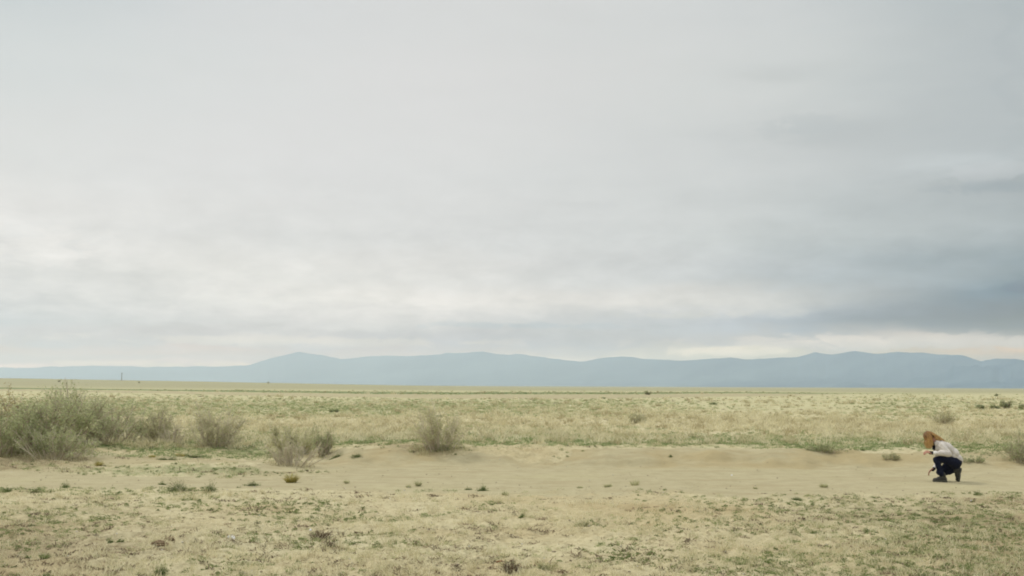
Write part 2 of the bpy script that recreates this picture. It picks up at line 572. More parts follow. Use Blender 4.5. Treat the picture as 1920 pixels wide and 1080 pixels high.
# ------------------------------------------------------------------ ground sheet
def build_ground():
    ys = [-2500., -1200., -500., -200., -80., -30., -10., 0., 4., 7.]
    y = 8.5
    while y < 15500:
        ys.append(y)
        st_ = max(.03, y * y / 7500)
        if 18 < y < 30:
            st_ = min(st_, .05)
        y += min(st_, y * .035)
    ys = np.array(ys)
    NC = 820
    core = np.linspace(-1, 1, NC)
    ext = np.array([1.25, 1.7, 2.4, 4, 8, 20, 60])
    X, Y = [], []
    rows = len(ys)
    t = np.concatenate([-ext[::-1], core, ext])
    for yy in ys:
        w = 3 + .54 * max(yy, 8)
        big = 9000
        xs = t * w
        e = ext * w
        e = np.maximum(e, np.linspace(1.2 * w, max(big, 1.3 * yy), len(ext))) if yy > 0 else np.linspace(1.2 * w, big, len(ext))
        xs[:len(ext)] = -e[::-1]
        xs[-len(ext):] = e
        X.append(xs)
        Y.append(np.full(len(xs), yy))
    X, Y = np.array(X), np.array(Y)
    nc = X.shape[1]
    x, y = X.ravel(), Y.ravel()
    z = height(x, y)
    V = np.stack([x, y, z], 1)
    i = np.arange(rows - 1)[:, None] * nc + np.arange(nc - 1)[None, :]
    F = np.stack([i, i + 1, i + nc + 1, i + nc], -1).reshape(-1, 4)
    o = npmesh('ground', V, [F], M_GROUND, smooth=True, attrs={'sand': sandmask(x, y), 'green': greenmask(x, y), 'soil_vignette': soil_vignette_mask(x, y)})
    tag(o, 'dry sandy steppe ground with a pale dirt track crossing it', 'ground', kind='structure')


build_ground()


# ------------------------------------------------------------------ mountains
def mountains():
    prof = [(-60, 690), (0, 690), (90, 688), (170, 685), (270, 688), (370, 687), (430, 687), (470, 684), (505, 672), (560, 661), (600, 664),
            (640, 674), (690, 668), (760, 668), (830, 663), (905, 659), (930, 663), (1000, 666), (1045, 673), (1090, 678), (1130, 671),
            (1165, 669), (1230, 674), (1290, 677), (1340, 672), (1370, 670), (1395, 674), (1450, 671), (1495, 670), (1530, 661),
            (1560, 664), (1600, 659), (1640, 663), (1680, 661), (1740, 662), (1800, 666), (1840, 676), (1870, 673), (1900, 674), (1990, 684)]
    m, n, b = mat('hazed_mountain_rock', 1.0, 0.0)
    t = n.new('ShaderNodeTexCoord')
    c = n.ramp(n.noise(t.outputs['Object'], .0012, 6, .6), [(.35, (.06, .11, .17)), (.65, (.14, .20, .25))], 'LINEAR')  # rock colour with extra blue of the distance haze mixed in
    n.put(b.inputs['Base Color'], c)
    N = 520
    pxs = np.linspace(-60, 1990, N)
    pys = np.interp(pxs, [p[0] for p in prof], [p[1] for p in prof])
    pys = pys + fbm(pxs / 26, pxs * 0, 5, 5) * 2.4
    dist = np.interp(pxs, [-60, 450, 700, 1000, 1300, 1990], [14000, 12500, 11500, 10500, 9000, 5000])
    V = []
    depth = [-2600, -1900, -1300, -800, -400, -150, 0, 300, 900, 1800]
    hfac = [0, .07, .20, .42, .68, .88, 1, .85, .4, 0]
    for j, (dd, hf) in enumerate(zip(depth, hfac)):
        for i in range(N):
            d = ray(pxs[i], pys[i])
            h0 = math.hypot(d.x, d.y)
            ux, uy = d.x / h0, d.y / h0
            top = CAM_H + dist[i] * d.z / h0
            rr = dist[i] + dd * .9
            x, y = ux * rr, uy * rr
            nz = float(0)
            V.append((x, y, top * hf))
    V = np.array(V)
    nj = len(depth)
    mid = np.repeat([(hf * (1 - hf)) * 4 for hf in hfac], N)
    V[:, 2] += mid * 90 * fbm(V[:, 0] / 420, V[:, 1] / 420, 5, 8) - (np.repeat(hfac, N) == 0) * 12
    i = np.arange(nj - 1)[:, None] * N + np.arange(N - 1)[None, :]
    F = np.stack([i, i + 1, i + N + 1, i + N], -1).reshape(-1, 4)
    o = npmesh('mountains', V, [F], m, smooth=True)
    tag(o, 'long blue grey mountain range along the horizon', 'mountains', kind='structure')


mountains()


# ------------------------------------------------------------------ haze
def haze():
    x0, x1, y0, y1, z0, z1 = -15500., 15500., -3000., 16500., -30., HAZE_TOP
    V = np.array([(x, y, z) for x in (x0, x1) for y in (y0, y1) for z in (z0, z1)])
    F = np.array([(0, 1, 3, 2), (4, 6, 7, 5), (0, 4, 5, 1), (2, 3, 7, 6), (0, 2, 6, 4), (1, 5, 7, 3)])
    m = bpy.data.materials.new('haze_air')
    m.use_nodes = True
    nt = m.node_tree
    nt.nodes.remove(nt.nodes['Principled BSDF'])
    v = nt.nodes.new('ShaderNodeVolumePrincipled')
    v.inputs['Color'].default_value = (.795, .915, 1.0, 1)
    v.inputs['Density'].default_value = HAZE_D
    v.inputs['Anisotropy'].default_value = 0.5
    nt.links.new(v.outputs[0], nt.nodes['Material Output'].inputs['Volume'])
    o = npmesh('haze', V, [F], m)
    tag(o, 'pale blue haze filling the air over the plain', 'haze', kind='stuff')


haze()

# ------------------------------------------------------------------ scattered cover
rng = np.random.RandomState(12)


def scatter(n, y0, y1, p=1.0, tmax=.52):
    """points on the land between two distances, thinning with distance (roughly even per pixel for p=1)"""
    if p == 1.0:
        u = rng.rand(n)
        y = 1 / (1 / y0 + u * (1 / y1 - 1 / y0))
    else:
        y = y0 + (y1 - y0) * rng.rand(n)
    x = (rng.rand(n) * 2 - 1) * tmax * (y + 1.0)
    return x, y


def blades(x, y, z, L, w, lean, rnd, ang=None, droop=.3):
    """one bent blade (a quad and a tip triangle) per point"""
    n = len(x)
    a = rng.rand(n) * 2 * np.pi if ang is None else ang
    fa = rng.rand(n) * 2 * np.pi
    dx, dy = np.cos(a), np.sin(a)
    sx_, sy_ = np.cos(fa) * w / 2, np.sin(fa) * w / 2
    sl_, cl_ = np.sin(lean), np.cos(lean)
    mx, my, mz = x + dx * sl_ * L * .5, y + dy * sl_ * L * .5, z + cl_ * L * .55
    tx, ty, tz = x + dx * (sl_ + droop * .5) * L, y + dy * (sl_ + droop * .5) * L, z + cl_ * L * (1 - droop * .3)
    V = np.empty((n, 5, 3))
    V[:, 0] = np.stack([x - sx_, y - sy_, z], 1)
    V[:, 1] = np.stack([x + sx_, y + sy_, z], 1)
    V[:, 2] = np.stack([mx + sx_ * .8, my + sy_ * .8, mz], 1)
    V[:, 3] = np.stack([mx - sx_ * .8, my - sy_ * .8, mz], 1)
    V[:, 4] = np.stack([tx, ty, tz], 1)
    b = np.arange(n)[:, None] * 5
    Q = b + np.array([0, 1, 2, 3])
    T = b + np.array([3, 2, 4])
    return V.reshape(-1, 3), Q, T, np.repeat(rnd, 5)


def merge(parts):
    Vs, Qs, Ts, Rs, off = [], [], [], [], 0
    for V, Q, T, r in parts:
        Vs.append(V)
        if Q is not None:
            Qs.append(Q + off)
        if T is not None:
            Ts.append(T + off)
        Rs.append(r)
        off += len(V)
    F = []
    if Qs:
        F.append(np.concatenate(Qs))
    if Ts:
        F.append(np.concatenate(Ts))
    return np.concatenate(Vs), F, np.concatenate(Rs)


def leaves(c, size, rnd, flat=.5):
    """small rhombic leaves at points c"""
    n = len(c)
    d = rng.randn(n, 3)
    d[:, 2] = d[:, 2] * flat + .15
    d /= np.linalg.norm(d, axis=1)[:, None]
    e = np.cross(d, rng.randn(n, 3))
    e /= np.linalg.norm(e, axis=1)[:, None] + 1e-6
    s = np.asarray(size)[:, None] if np.ndim(size) else size
    V = np.stack([c - d * s, c + e * s * .38, c + d * s, c - e * s * .38], 1)
    Q = np.arange(n)[:, None] * 4 + np.array([0, 1, 2, 3])
    return V.reshape(-1, 3), Q, None, np.repeat(rnd, 4)


def ground_cover():
    # 1 dry grass, near and middle ground
    parts = []
    x, y = scatter(170000, 8.8, 40)
    keep = (rng.rand(len(x)) > sandmask(x, y) * 1.6) & (rng.rand(len(x)) > soil_vignette_mask(x, y) * .75) & (fbm(x * .9, y * .9, 4, 81) * 2.2 + .30 > rng.rand(len(x)))
    x, y = x[keep], y[keep]
    z = height(x, y) - .005
    n = len(x)
    L = (.02 + .05 * rng.rand(n) ** 2) * (1 + .01 * y)
    lean = np.clip(1.5 - np.abs(rng.randn(n)) * .35, .3, 1.5)
    parts.append(blades(x, y, z, L, .0035 + .00022 * y, lean, rng.rand(n)))
    # tussocks
    tx, ty = scatter(2600, 9, 60)
    tk = (sandmask(tx, ty) < .3) & (fbm(tx * .4, ty * .4, 2, 83) > -.25)
    tx, ty = tx[tk], ty[tk]
    k = 26
    r = .03 + .05 * rng.rand(len(tx))
    x = np.repeat(tx, k) + rng.randn(len(tx) * k) * np.repeat(r, k)
    y = np.repeat(ty, k) + rng.randn(len(tx) * k) * np.repeat(r, k)
    z = height(x, y) - .005
    n = len(x)
    L = np.repeat(.05 + .09 * rng.rand(len(tx)), k) * (.6 + .6 * rng.rand(n))
    parts.append(blades(x, y, z, L, .003 + .0002 * y, np.abs(rng.randn(n)) * .45 + .15, np.repeat(rng.rand(len(tx)), k) * .6 + .4 * rng.rand(n)))
    V, F, rr = merge(parts)
    o = npmesh('dry_grass', V, F, M_STRAW, rnd=rr)
    tag(o, 'short dry straw coloured grass matted over the near ground', 'grass', kind='stuff')

    # 2 pale tussocks of the plain
    parts = []
    tx, ty = scatter(11000, 29, 190)
    tk = (sandmask(tx, ty) < .3) & (fbm(tx * .12, ty * .12, 3, 85) + .5 * np.exp(-((ty - 46) / 14) ** 2) > rng.rand(len(tx)) * .7 - .25)
    tx, ty = tx[tk], ty[tk]
    k = 30
    sz = (.09 + .26 * rng.rand(len(tx)) ** 3) * (1 + .004 * ty)
    N = len(tx) * k
    S = np.repeat(sz, k)
    x = np.repeat(tx, k) + rng.randn(N) * S * .36
    y = np.repeat(ty, k) + rng.randn(N) * S * .36
    z = height(x, y) - .01
    parts.append(blades(x, y, z, S * (.5 + .6 * rng.rand(N)), .006 + .0005 * y, np.abs(rng.randn(N)) * .5 + .3,
                        np.clip(np.repeat(rng.rand(len(tx)) * 1.1 - .1, k) * .85 + .15 * rng.rand(N), 0, 1)))
    V, F, rr = merge(parts)
    o = npmesh('steppe_grass', V, F, M_STRAW, rnd=rr)
    tag(o, 'pale dry grass tussocks covering the plain beyond the track', 'grass', kind='stuff')

    # 3 olive and green herbs
    def herbs(name, label, mt, n, y0, y1, size, k, seed, thr, leaf, flatness, gw=1.0):
        tx, ty = scatter(n, y0, y1)
        tk = (sandmask(tx, ty) * .9 < rng.rand(len(tx)) ** .7 * .82) & (greenmask(tx, ty) * gw + .42 * fbm(tx * .8, ty * .8, 3, seed) > thr + .25 * rng.rand(len(tx)))
        tx, ty = tx[tk], ty[tk]
        S = np.repeat(size * (.5 + rng.rand(len(tx))) * (1 + .004 * ty), k)
        N = len(S)
        a = rng.rand(N) * 2 * np.pi
        r_ = np.sqrt(rng.rand(N)) * S
        x = np.repeat(tx, k) + np.cos(a) * r_
        y = np.repeat(ty, k) + np.sin(a) * r_
        z = height(x, y) + rng.rand(N) * np.sqrt(np.maximum(0, 1 - (r_ / S) ** 2)) * S * flatness
        c = np.stack([x, y, z], 1)
        V, F, rr = merge([leaves(c, leaf * (1 + .03 * y), np.clip(np.repeat(rng.rand(len(tx)), k) * .6 + .4 * rng.rand(N), 0, 1))])
        o = npmesh(name, V, F, mt, rnd=rr)
        tag(o, label, 'plants', kind='stuff')

    herbs('green_herbs', 'low deep green herbs scattered in patches over the near soil', M_GREEN, 15000, 9, 60, .045, 30, 91, .13, .008, .7)
    herbs('olive_herbs', 'low olive grey herbs scattered between the dry grass', M_OLIVE, 5000, 9, 60, .055, 30, 93, .08, .008, .7)
    herbs('steppe_herbs', 'small green herbs dotted over the plain beyond the track', M_FRESH, 26000, 26, 170, .10, 26, 95, .24, .010, .6)
    herbs('steppe_sagebrush_mat', 'grey green mat of low sagebrush on the plain', M_OLIVE, 15000, 32, 260, .13, 26, 97, .20, .012, .6)

    # 4 brown litter and pebbles
    x, y = scatter(60000, 8.8, 34)
    keep = (rng.rand(len(x)) > sandmask(x, y) * .985) & (fbm(x * 1.1, y * 1.1, 3, 99) > .05 * rng.randn(len(x)))
    x, y = x[keep], y[keep]
    n = len(x)
    V, F, rr = merge([blades(x, y, height(x, y) + .002, .02 + .07 * rng.rand(n) ** 2, .006 + .0003 * y, np.full(n, 1.35) + .1 * rng.randn(n), rng.rand(n), droop=.05)])
    o = npmesh('plant_litter', V, F, M_LITTER, rnd=rr)
    tag(o, 'brown dead stalks and crumbs lying on the soil', 'litter', kind='stuff')
    tx, ty = scatter(4200, 9, 150)
    tk = (sandmask(tx, ty) < rng.rand(len(tx)) * .8) & (fbm(tx * .9, ty * .9, 3, 101) > .25 * rng.randn(len(tx)) - .05)
    tx, ty = tx[tk], ty[tk]
    k = 26
    S_ = np.repeat(.02 + .055 * rng.rand(len(tx)) ** 2, k) * (1 + .02 * np.repeat(ty, k))
    N = len(S_)
    x = np.repeat(tx, k) + rng.randn(N) * S_ * .8
    y = np.repeat(ty, k) + rng.randn(N) * S_ * .6
    V, F, rr = merge([blades(x, y, height(x, y) - .002, S_ * (.4 + .6 * rng.rand(N)), .006 + .0003 * y, .7 + .7 * rng.rand(N), np.clip(np.repeat(rng.rand(len(tx)), k) * .7 + .3 * rng.rand(N), 0, 1), droop=.1)])
    o = npmesh('dead_stalks', V, F, M_DARKTWIG, rnd=rr)
    tag(o, 'little dark brown heaps of dead stalks dotted over the soil', 'litter', kind='stuff')
    x, y = scatter(2600, 9, 34)
    n = len(x)
    s = .005 + .010 * rng.rand(n) ** 3
    ico = np.array([(0, 0, 1), (.9, 0, .1), (.2, .85, .2), (-.8, .3, .1), (-.4, -.8, .15), (.5, -.7, 0), (0, 0, -.6)])
    tri = np.array([(0, 1, 2), (0, 2, 3), (0, 3, 4), (0, 4, 5), (0, 5, 1), (6, 2, 1), (6, 3, 2), (6, 4, 3), (6, 5, 4), (6, 1, 5)])
    zz = height(x, y)
    V = (ico[None] * (1 + .3 * rng.rand(n, 7, 1)) * s[:, None, None] * np.array([1.3, 1, .7]) + np.stack([x, y, zz + s * .3], 1)[:, None]).reshape(-1, 3)
    T = (np.arange(n)[:, None, None] * 7 + tri[None]).reshape(-1, 3)
    o = npmesh('pebbles', V, [T], M_STONE, rnd=np.repeat(rng.rand(n) ** 2, 7), smooth=False)
    tag(o, 'small pale pebbles and soil crumbs strewn on the ground', 'pebbles', kind='stuff')


ground_cover()


# ------------------------------------------------------------------ shrubs
def tubes(lines, sides=3):
    """lines: list of (points (k,3), r0, r1, rnd) -> merged arrays"""
    Vs, Qs, Rs, off = [], [], [], 0
    for P, r0, r1, rv in lines:
        k = len(P)
        d = np.gradient(P, axis=0)
        d /= np.linalg.norm(d, axis=1)[:, None] + 1e-9
        a = np.cross(d, np.array([.31, .17, .94]))
        a /= np.linalg.norm(a, axis=1)[:, None] + 1e-9
        b = np.cross(d, a)
        r_ = np.linspace(r0, r1, k)[:, None]
        ring = [P + (a * math.cos(t) + b * math.sin(t)) * r_ for t in np.arange(sides) * 2 * math.pi / sides]
        V = np.stack(ring, 1).reshape(-1, 3)
        q = [((i * sides + s), (i * sides + (s + 1) % sides), ((i + 1) * sides + (s + 1) % sides), ((i + 1) * sides + s))
             for i in range(k - 1) for s in range(sides)]
        Vs.append(V)
        Qs.append(np.array(q) + off)
        Rs.append(np.full(len(V), rv))
        off += len(V)
    return np.concatenate(Vs), [np.concatenate(Qs)], np.concatenate(Rs)


def shrub(name, label, cat, px, py, wpx, hpx, group=None, stems=26, twigs=5, leaf=26, leafsize=.018, twig_m=None, leaf_m=None,
          spread=1.0, start=.35, lean=0.0, topy=None, seed=0, thick=1.0):
    """a many-stemmed shrub; width and height in photo pixels at its own distance"""
    global rng
    rg = np.random.RandomState(seed + int(px) * 7 + int(py))
    old, rng = rng, rg
    p = at(px, py)
    sc = p.y / FPX
    Wd, H = wpx * sc * 1.12, hpx * sc * 1.22
    root = empty(name, p, 0.0)
    tag(root, label, cat, group)
    lines, lf = [], []
    nlobe = 5
    lobx = np.linspace(-.36, .36, nlobe) + rg.randn(nlobe) * .07
    lobh = .50 + .5 * rg.rand(nlobe)
    lobh[rg.randint(1, nlobe - 1)] = 1.0
    for i in range(stems):
        a = rg.rand() * 2 * math.pi
        q = math.sqrt(rg.rand()) * spread
        lb = rg.randint(nlobe)
        out = 1.10 if rg.rand() < .12 else 1.0
        tgt = np.array([(lobx[lb] + .17 * math.cos(a) * q) * Wd * out + lean * H, math.sin(a) * q * min(Wd, H * 1.6) / 2.2,
                        H * lobh[lb] * out * (.40 + .60 * rg.rand() ** .7) * math.sqrt(max(.2, 1 - (q * .7) ** 2))])
        base = np.array([tgt[0] * .38 + math.cos(a) * q * Wd * .05, math.sin(a) * q * Wd * .12, -.03])
        mid = (base + tgt) * .5 + np.array([0, 0, H * .06]) + rg.randn(3) * H * .035
        ts = np.linspace(0, 1, 6)[:, None]
        P = (1 - ts) ** 2 * base + 2 * ts * (1 - ts) * mid + ts ** 2 * tgt
        P[1:] += rg.randn(5, 3) * H * .016
        r0 = .0115 * thick * (.6 + .7 * rg.rand()) * (H / 1.0) ** .5
        rv = rg.rand()
        lines.append((P, r0, r0 * .3, rv))
        for j in range(twigs):
            f = start + (1 - start) * rg.rand()
            o_ = P[min(5, int(f * 5))]
            dr = rg.randn(3) * .8 + (tgt - base) / (np.linalg.norm(tgt - base) + 1e-6)
            dr /= np.linalg.norm(dr)
            l = H * (.12 + .16 * rg.rand())
            e_ = o_ + dr * l
            e_[2] = max(e_[2], .01)
            m_ = (o_ + e_) / 2 + rg.randn(3) * l * .08
            lines.append((np.stack([o_, m_, e_]), r0 * .42, r0 * .18, np.clip(rv + .2 * rg.randn(), 0, 1)))
            if leaf:
                n_ = rg.poisson(leaf / 2 * .62)
                tt = rg.rand(n_)[:, None] ** .7
                lf.append(o_ + (e_ - o_) * tt + rg.randn(n_, 3) * l * .16)
    V, F, rr = tubes(lines)
    npmesh('stems', V, F, twig_m or M_TWIG, root, rnd=rr)
    if leaf and lf:
        c = np.concatenate(lf)
        c[:, 2] = np.maximum(c[:, 2], .0)
        cl = vnoise(c[:, 0] * 5 + 40, c[:, 2] * 5 + c[:, 1] * 3 + 40, seed) * .5 + .5
        V, F, rr = merge([leaves(c, leafsize * 1.3 * (.6 + .8 * rg.rand(len(c))), np.clip(cl * .7 + .35 * rg.rand(len(c)), 0, 1), .9)])
        npmesh('foliage', V, F, leaf_m or M_SAGE, root, rnd=rr)
    if hpx > 22:
        k = int(40 + wpx * 3)
        a = rg.rand(k) * 6.283
        r_ = np.sqrt(rg.rand(k))
        x, y = np.cos(a) * r_ * Wd * .44, np.sin(a) * r_ * Wd * .26
        z = height(x + p.x, y + p.y) - p.z - .005
        L = H * .05 + .04 + .08 * rg.rand(k)
        V, F, rr = merge([blades(x, y, z, L, .009, np.abs(rg.randn(k)) * .5 + .2, rg.rand(k))])
        npmesh('foot_grass', V, F, M_OLIVE if seed % 2 else M_STRAW, root, rnd=rr)
    rng = old
    return root


S = 'shrub'
G1 = 'shrubs clustered left of the track'
shrub('shrub', 'grey green shrub cut by the left edge of the photo', S, -12, 854, 190, 100, G1, 52, 7, 60, .024, seed=1)
shrub('shrub', 'tallest left shrub with yellow brown dry top, near the left edge', S, 48, 842, 150, 98, G1, 52, 7, 40, .022, leaf_m=M_OCHRE, seed=2)
shrub('shrub', 'dense grey green shrub behind the fallen pale branches', S, 92, 846, 160, 112, G1, 54, 7, 64, .024, seed=3)
shrub('shrub', 'tall green topped shrub reaching the far road at left', S, 140, 836, 100, 124, G1, 48, 7, 54, .022, seed=4)
shrub('shrub', 'twiggy brown shrub right of the tall green topped one', S, 185, 834, 130, 84, G1, 54, 7, 26, .019, seed=5)
shrub('shrub', 'low dark shrub at the corner of the upper sandy loop', S, 232, 828, 110, 62, G1, 44, 7, 44, .018, seed=6)
shrub('shrub', 'upright green shrub at the right end of the left cluster', S, 288, 828, 92, 66, G1, 44, 7, 36, .018, leaf_m=M_OLIVE, seed=7)
shrub('shrub', 'sprawling shrub with pale bare fallen branches in front', S, 100, 860, 120, 58, G1, 46, 7, 34, .020, twig_m=M_PALETWIG, thick=1.5, lean=.2, seed=8)
shrub('shrub', 'sparse pale twiggy bush left of the fan shaped one', S, 325, 834, 60, 42, None, 26, 5, 4, .014, twig_m=M_PALETWIG, leaf_m=M_OLIVE, seed=9)
shrub('shrub', 'fan shaped pale olive bush behind the turf island', S, 402, 838, 92, 80, None, 56, 7, 46, .016, twig_m=M_PALETWIG, leaf_m=M_OLIVE, seed=10)
shrub('shrub', 'small dark bush at the right foot of the fan shaped one', S, 441, 830, 26, 16, None, 22, 5, 12, .012, seed=11)
shrub('shrub', 'dry grey bush of bare spreading stems above the yellow tuft', S, 545, 874, 100, 50, None, 66, 6, 7, .014, twig_m=M_PALETWIG, leaf_m=M_OLIVE, seed=12)
shrub('shrub', 'olive bush rising behind the dry grey bare bush', S, 552, 854, 110, 54, None, 48, 7, 54, .017, twig_m=M_PALETWIG, leaf_m=M_OLIVE, seed=13)
shrub('shrub', 'narrow dark green bush right of the dry grey one', S, 607, 854, 34, 50, None, 36, 6, 30, .015, leaf_m=M_SAGE, seed=14)
shrub('shrub', 'airy bush with olive tips and bare grey centre on the bank', S, 822, 844, 118, 82, None, 46, 7, 44, .016, twig_m=M_PALETWIG, leaf_m=M_OLIVE, seed=15)
shrub('shrub', 'small dark bush at the right foot of the airy bank bush', S, 832, 846, 30, 13, None, 20, 5, 14, .011, seed=16)
shrub('shrub', 'lone green bush standing out in the middle of the plain', S, 1195, 795, 38, 25, None, 46, 6, 22, .018, leaf_m=M_OLIVE, twig_m=M_PALETWIG, seed=17)
shrub('shrub', 'brown green bush on the plain just behind the person', S, 1766, 796, 46, 28, None, 46, 6, 18, .018, leaf_m=M_OLIVE, seed=18)
shrub('shrub', 'low spreading dark mat bush on the lip of the sand bank', S, 1545, 847, 88, 17, None, 60, 7, 24, .014, seed=19)
shrub('shrub', 'small olive bush on the bank between mat bush and person', S, 1668, 862, 40, 13, None, 34, 6, 20, .012, leaf_m=M_OLIVE, seed=20)
shrub('shrub', 'low green bush on the bank just right of the person', S, 1828, 868, 50, 16, None, 34, 6, 20, .012, leaf_m=M_SAGE, seed=21)
shrub('shrub', 'dark green bush cut by the right edge of the photo', S, 1925, 866, 56, 56, None, 44, 6, 34, .016, leaf_m=M_SAGE, seed=22)
for px, py, w, h, lab in [(1837, 767, 12, 9, 'round dark distant bush, leftmost of the far right row'),
                          (1864, 767, 16, 8, 'low wide dark distant bush, second in the far right row'),
                          (1885, 766, 22, 17, 'tallest distant bush of the far right row'),
                          (1915, 767, 18, 10, 'dark distant bush of the far right row at the photo edge'),
                          (1868, 743, 7, 5, 'tiny lone bush far off above the far right row')]:
    shrub('distant_shrub', lab, S, px, py, w, h, 'distant bushes on the right of the plain', 30, 5, 16, .05, thick=3)
for px, py, w, h, lab in [(1214, 740, 14, 7, 'tiny distant bush just above the far road'),
                          (1338, 759, 16, 4, 'low brown distant clump right of the lone green bush'),
                          (626, 773, 18, 5, 'low brown clump on the plain above the olive bush'),
                          (1132, 748, 5, 3, 'tiny brown clump on the far road'),
                          (111, 716, 5, 4, 'tiny dark bush on the horizon left of the far pole'),
                          (261, 718, 3, 3, 'tiny dark bush on the horizon right of the far pole'),
                          (503, 719, 3, 4, 'tiny bush on the horizon before the mountain peak')]:
    shrub('distant_shrub', lab, S, px, py, w, h, 'tiny distant bushes', 26, 4, 14, .07, thick=5)


# ------------------------------------------------------------------ tufts and weeds that stand out
def tuft(name, label, cat, px, py, wpx, hpx, m, k=160, group=None, lean=.5, seed=0, wid=.007):
    global rng
    old, rng = rng, np.random.RandomState(seed + int(px) * 3 + int(py))
    p = at(px, py)
    sc = p.y / FPX
    Wd, H = wpx * sc, hpx * sc
    a = rng.rand(k) * 2 * np.pi
    r_ = np.sqrt(rng.rand(k)) * Wd * .26
    x, y = np.cos(a) * r_, np.sin(a) * r_ * .8
    z = height(x + p.x, y + p.y) - p.z - .006
    L = H * (.65 + .5 * rng.rand(k)) * (1.15 - .5 * r_ / (Wd * .26 + 1e-6))
    V, F, rr = merge([blades(x, y, z, L, wid, .12 + lean * (r_ / (Wd * .26)) + .15 * np.abs(rng.randn(k)), rng.rand(k), ang=a + .5 * rng.randn(k))])
    o = npmesh(name, V, F, m, rnd=rr)
    o.location = p
    tag(o, label, cat, group)
    rng = old


def weed(name, label, cat, px, py, wpx, hpx, m, k=260, group=None, seed=0, leaf=.011):
    global rng
    old, rng = rng, np.random.RandomState(seed + int(px) * 3 + int(py))
    p = at(px, py)
    sc = p.y / FPX
    Wd, H = wpx * sc * 1.2, hpx * sc * .85
    nl = 7
    ca = rng.rand(nl) * 6.28
    cr = np.sqrt(rng.rand(nl)) * Wd * .30
    cx, cy = np.cos(ca) * cr, np.sin(ca) * cr * .8
    w = rng.randint(0, nl, k)
    rs_ = Wd * .17
    k = int(k * 1.5)
    w = rng.randint(0, nl, k)
    x = cx[w] + rng.randn(k) * rs_ * .7
    y = cy[w] + rng.randn(k) * rs_ * .7
    z = height(x + p.x, y + p.y) - p.z + np.abs(rng.randn(k)) * H * .42 * (.5 + .5 * (w % 3))
    lines = []
    for i in range(k):
        e = np.array([x[i], y[i], z[i]])
        lines.append((np.stack([np.array([0, 0, .002]), e * .5 + np.array([0, 0, .004]), e]), .0009, .0006, .3))
    Vt, Ft, rt = tubes(lines)
    V, F, rr = merge([(Vt, Ft[0], None, rt), leaves(np.stack([x, y, z], 1), leaf * (.7 + .6 * rng.rand(k)), rng.rand(k), .8)])
    o = npmesh(name, V, F, m, rnd=rr)
    o.location = p
    tag(o, label, cat, group)
    rng = old


def deadtuft(name, label, cat, px, py, wpx, hpx, m=None, stems=70, seed=0):
    global rng
    rg = np.random.RandomState(seed + int(px))
    p = at(px, py)
    sc = p.y / FPX
    Wd, H = wpx * sc, hpx * sc
    lines = []
    for i in range(stems):
        a = rg.rand() * 6.283
        q = math.sqrt(rg.rand())
        e = np.array([math.cos(a) * q * Wd / 2, math.sin(a) * q * Wd / 2.6, H * (.5 + .6 * rg.rand()) * math.sqrt(max(.1, 1 - .8 * q * q))])
        b = e * np.array([.35, .35, 0]) + np.array([0, 0, -.01])
        mdl = (b + e) / 2 + rg.randn(3) * .015
        e2 = e + rg.randn(3) * .02
        lines.append((np.stack([b, mdl, e, e2]), .0028, .0015, rg.rand()))
    V, F, rr = tubes(lines)
    o = npmesh(name, V, F, m or M_DARKTWIG, rnd=rr)
    o.location = p
    tag(o, label, cat)


tuft('grass_tuft', 'bright yellow green grass tuft at the near edge of the track', 'grass tuft', 546, 905, 32, 22, M_YELLOW, 260, wid=.009)
tuft('grass_tuft', 'yellow grass tuft on the turf island left of centre', 'grass tuft', 338, 858, 26, 10, M_YELLOW, 160)
tuft('grass_tuft', 'paler yellow grass tuft at left end of the turf island', 'grass tuft', 285, 857, 20, 8, M_YELLOW, 120)
tuft('grass_tuft', 'round olive tuft standing alone on the track edge near centre', 'grass tuft', 784, 912, 14, 14, M_OLIVE, 150)
tuft('grass_tuft', 'small olive tuft left of the lone round tuft', 'grass tuft', 766, 914, 10, 9, M_OLIVE, 90)
tuft('grass_tuft', 'small grey green tuft between yellow tuft and round tuft', 'grass tuft', 650, 907, 13, 10, M_OLIVE, 110)
tuft('grass_tuft', 'dark rounded grass clump on crumbled edge right of centre', 'grass tuft', 1140, 914, 23, 9, M_OLIVE, 220)
tuft('grass_tuft', 'upright wispy plant on top of the crumbled track edge', 'grass tuft', 1190, 909, 22, 17, M_OLIVE, 80, lean=.5)
tuft('grass_tuft', 'small clump on the crumbled edge left of the dark rounded one', 'grass tuft', 1088, 917, 18, 7, M_OLIVE, 110)
tuft('grass_tuft', 'pale green tuft on the near track edge left of the person', 'grass tuft', 1545, 914, 24, 10, M_OLIVE, 180)
tuft('grass_tuft', 'small tuft on the track edge below the mat bush, leftward', 'grass tuft', 1416, 916, 12, 6, M_OLIVE, 70)
tuft('grass_tuft', 'olive tuft left of the first bend of the track', 'grass tuft', 185, 876, 22, 12, M_YELLOW, 130)
tuft('grass_tuft', 'feathery pale grass tuft below the airy bank bush', 'grass tuft', 947, 930, 18, 12, M_OLIVE, 120)
tuft('grass_tuft', 'tall fresh green tuft at the bottom left of the photo', 'grass tuft', 84, 1052, 22, 16, M_GREEN, 130)
tuft('grass_tuft', 'small fresh green tuft pair left of the tall bottom left one', 'grass tuft', 54, 1044, 14, 10, M_GREEN, 90)
tuft('grass_tuft', 'bright orange dry tuft on the plain at left of the mat bush', 'grass tuft', 1477, 815, 10, 7, M_YELLOW, 90, wid=.012)
W_ = 'weed'
weed('weed', 'largest dark green weed patch below the turf island', W_, 337, 921, 50, 20, M_GREEN, 420)
weed('weed', 'dark green weed patch right of the largest patch', W_, 395, 921, 34, 14, M_GREEN, 260)
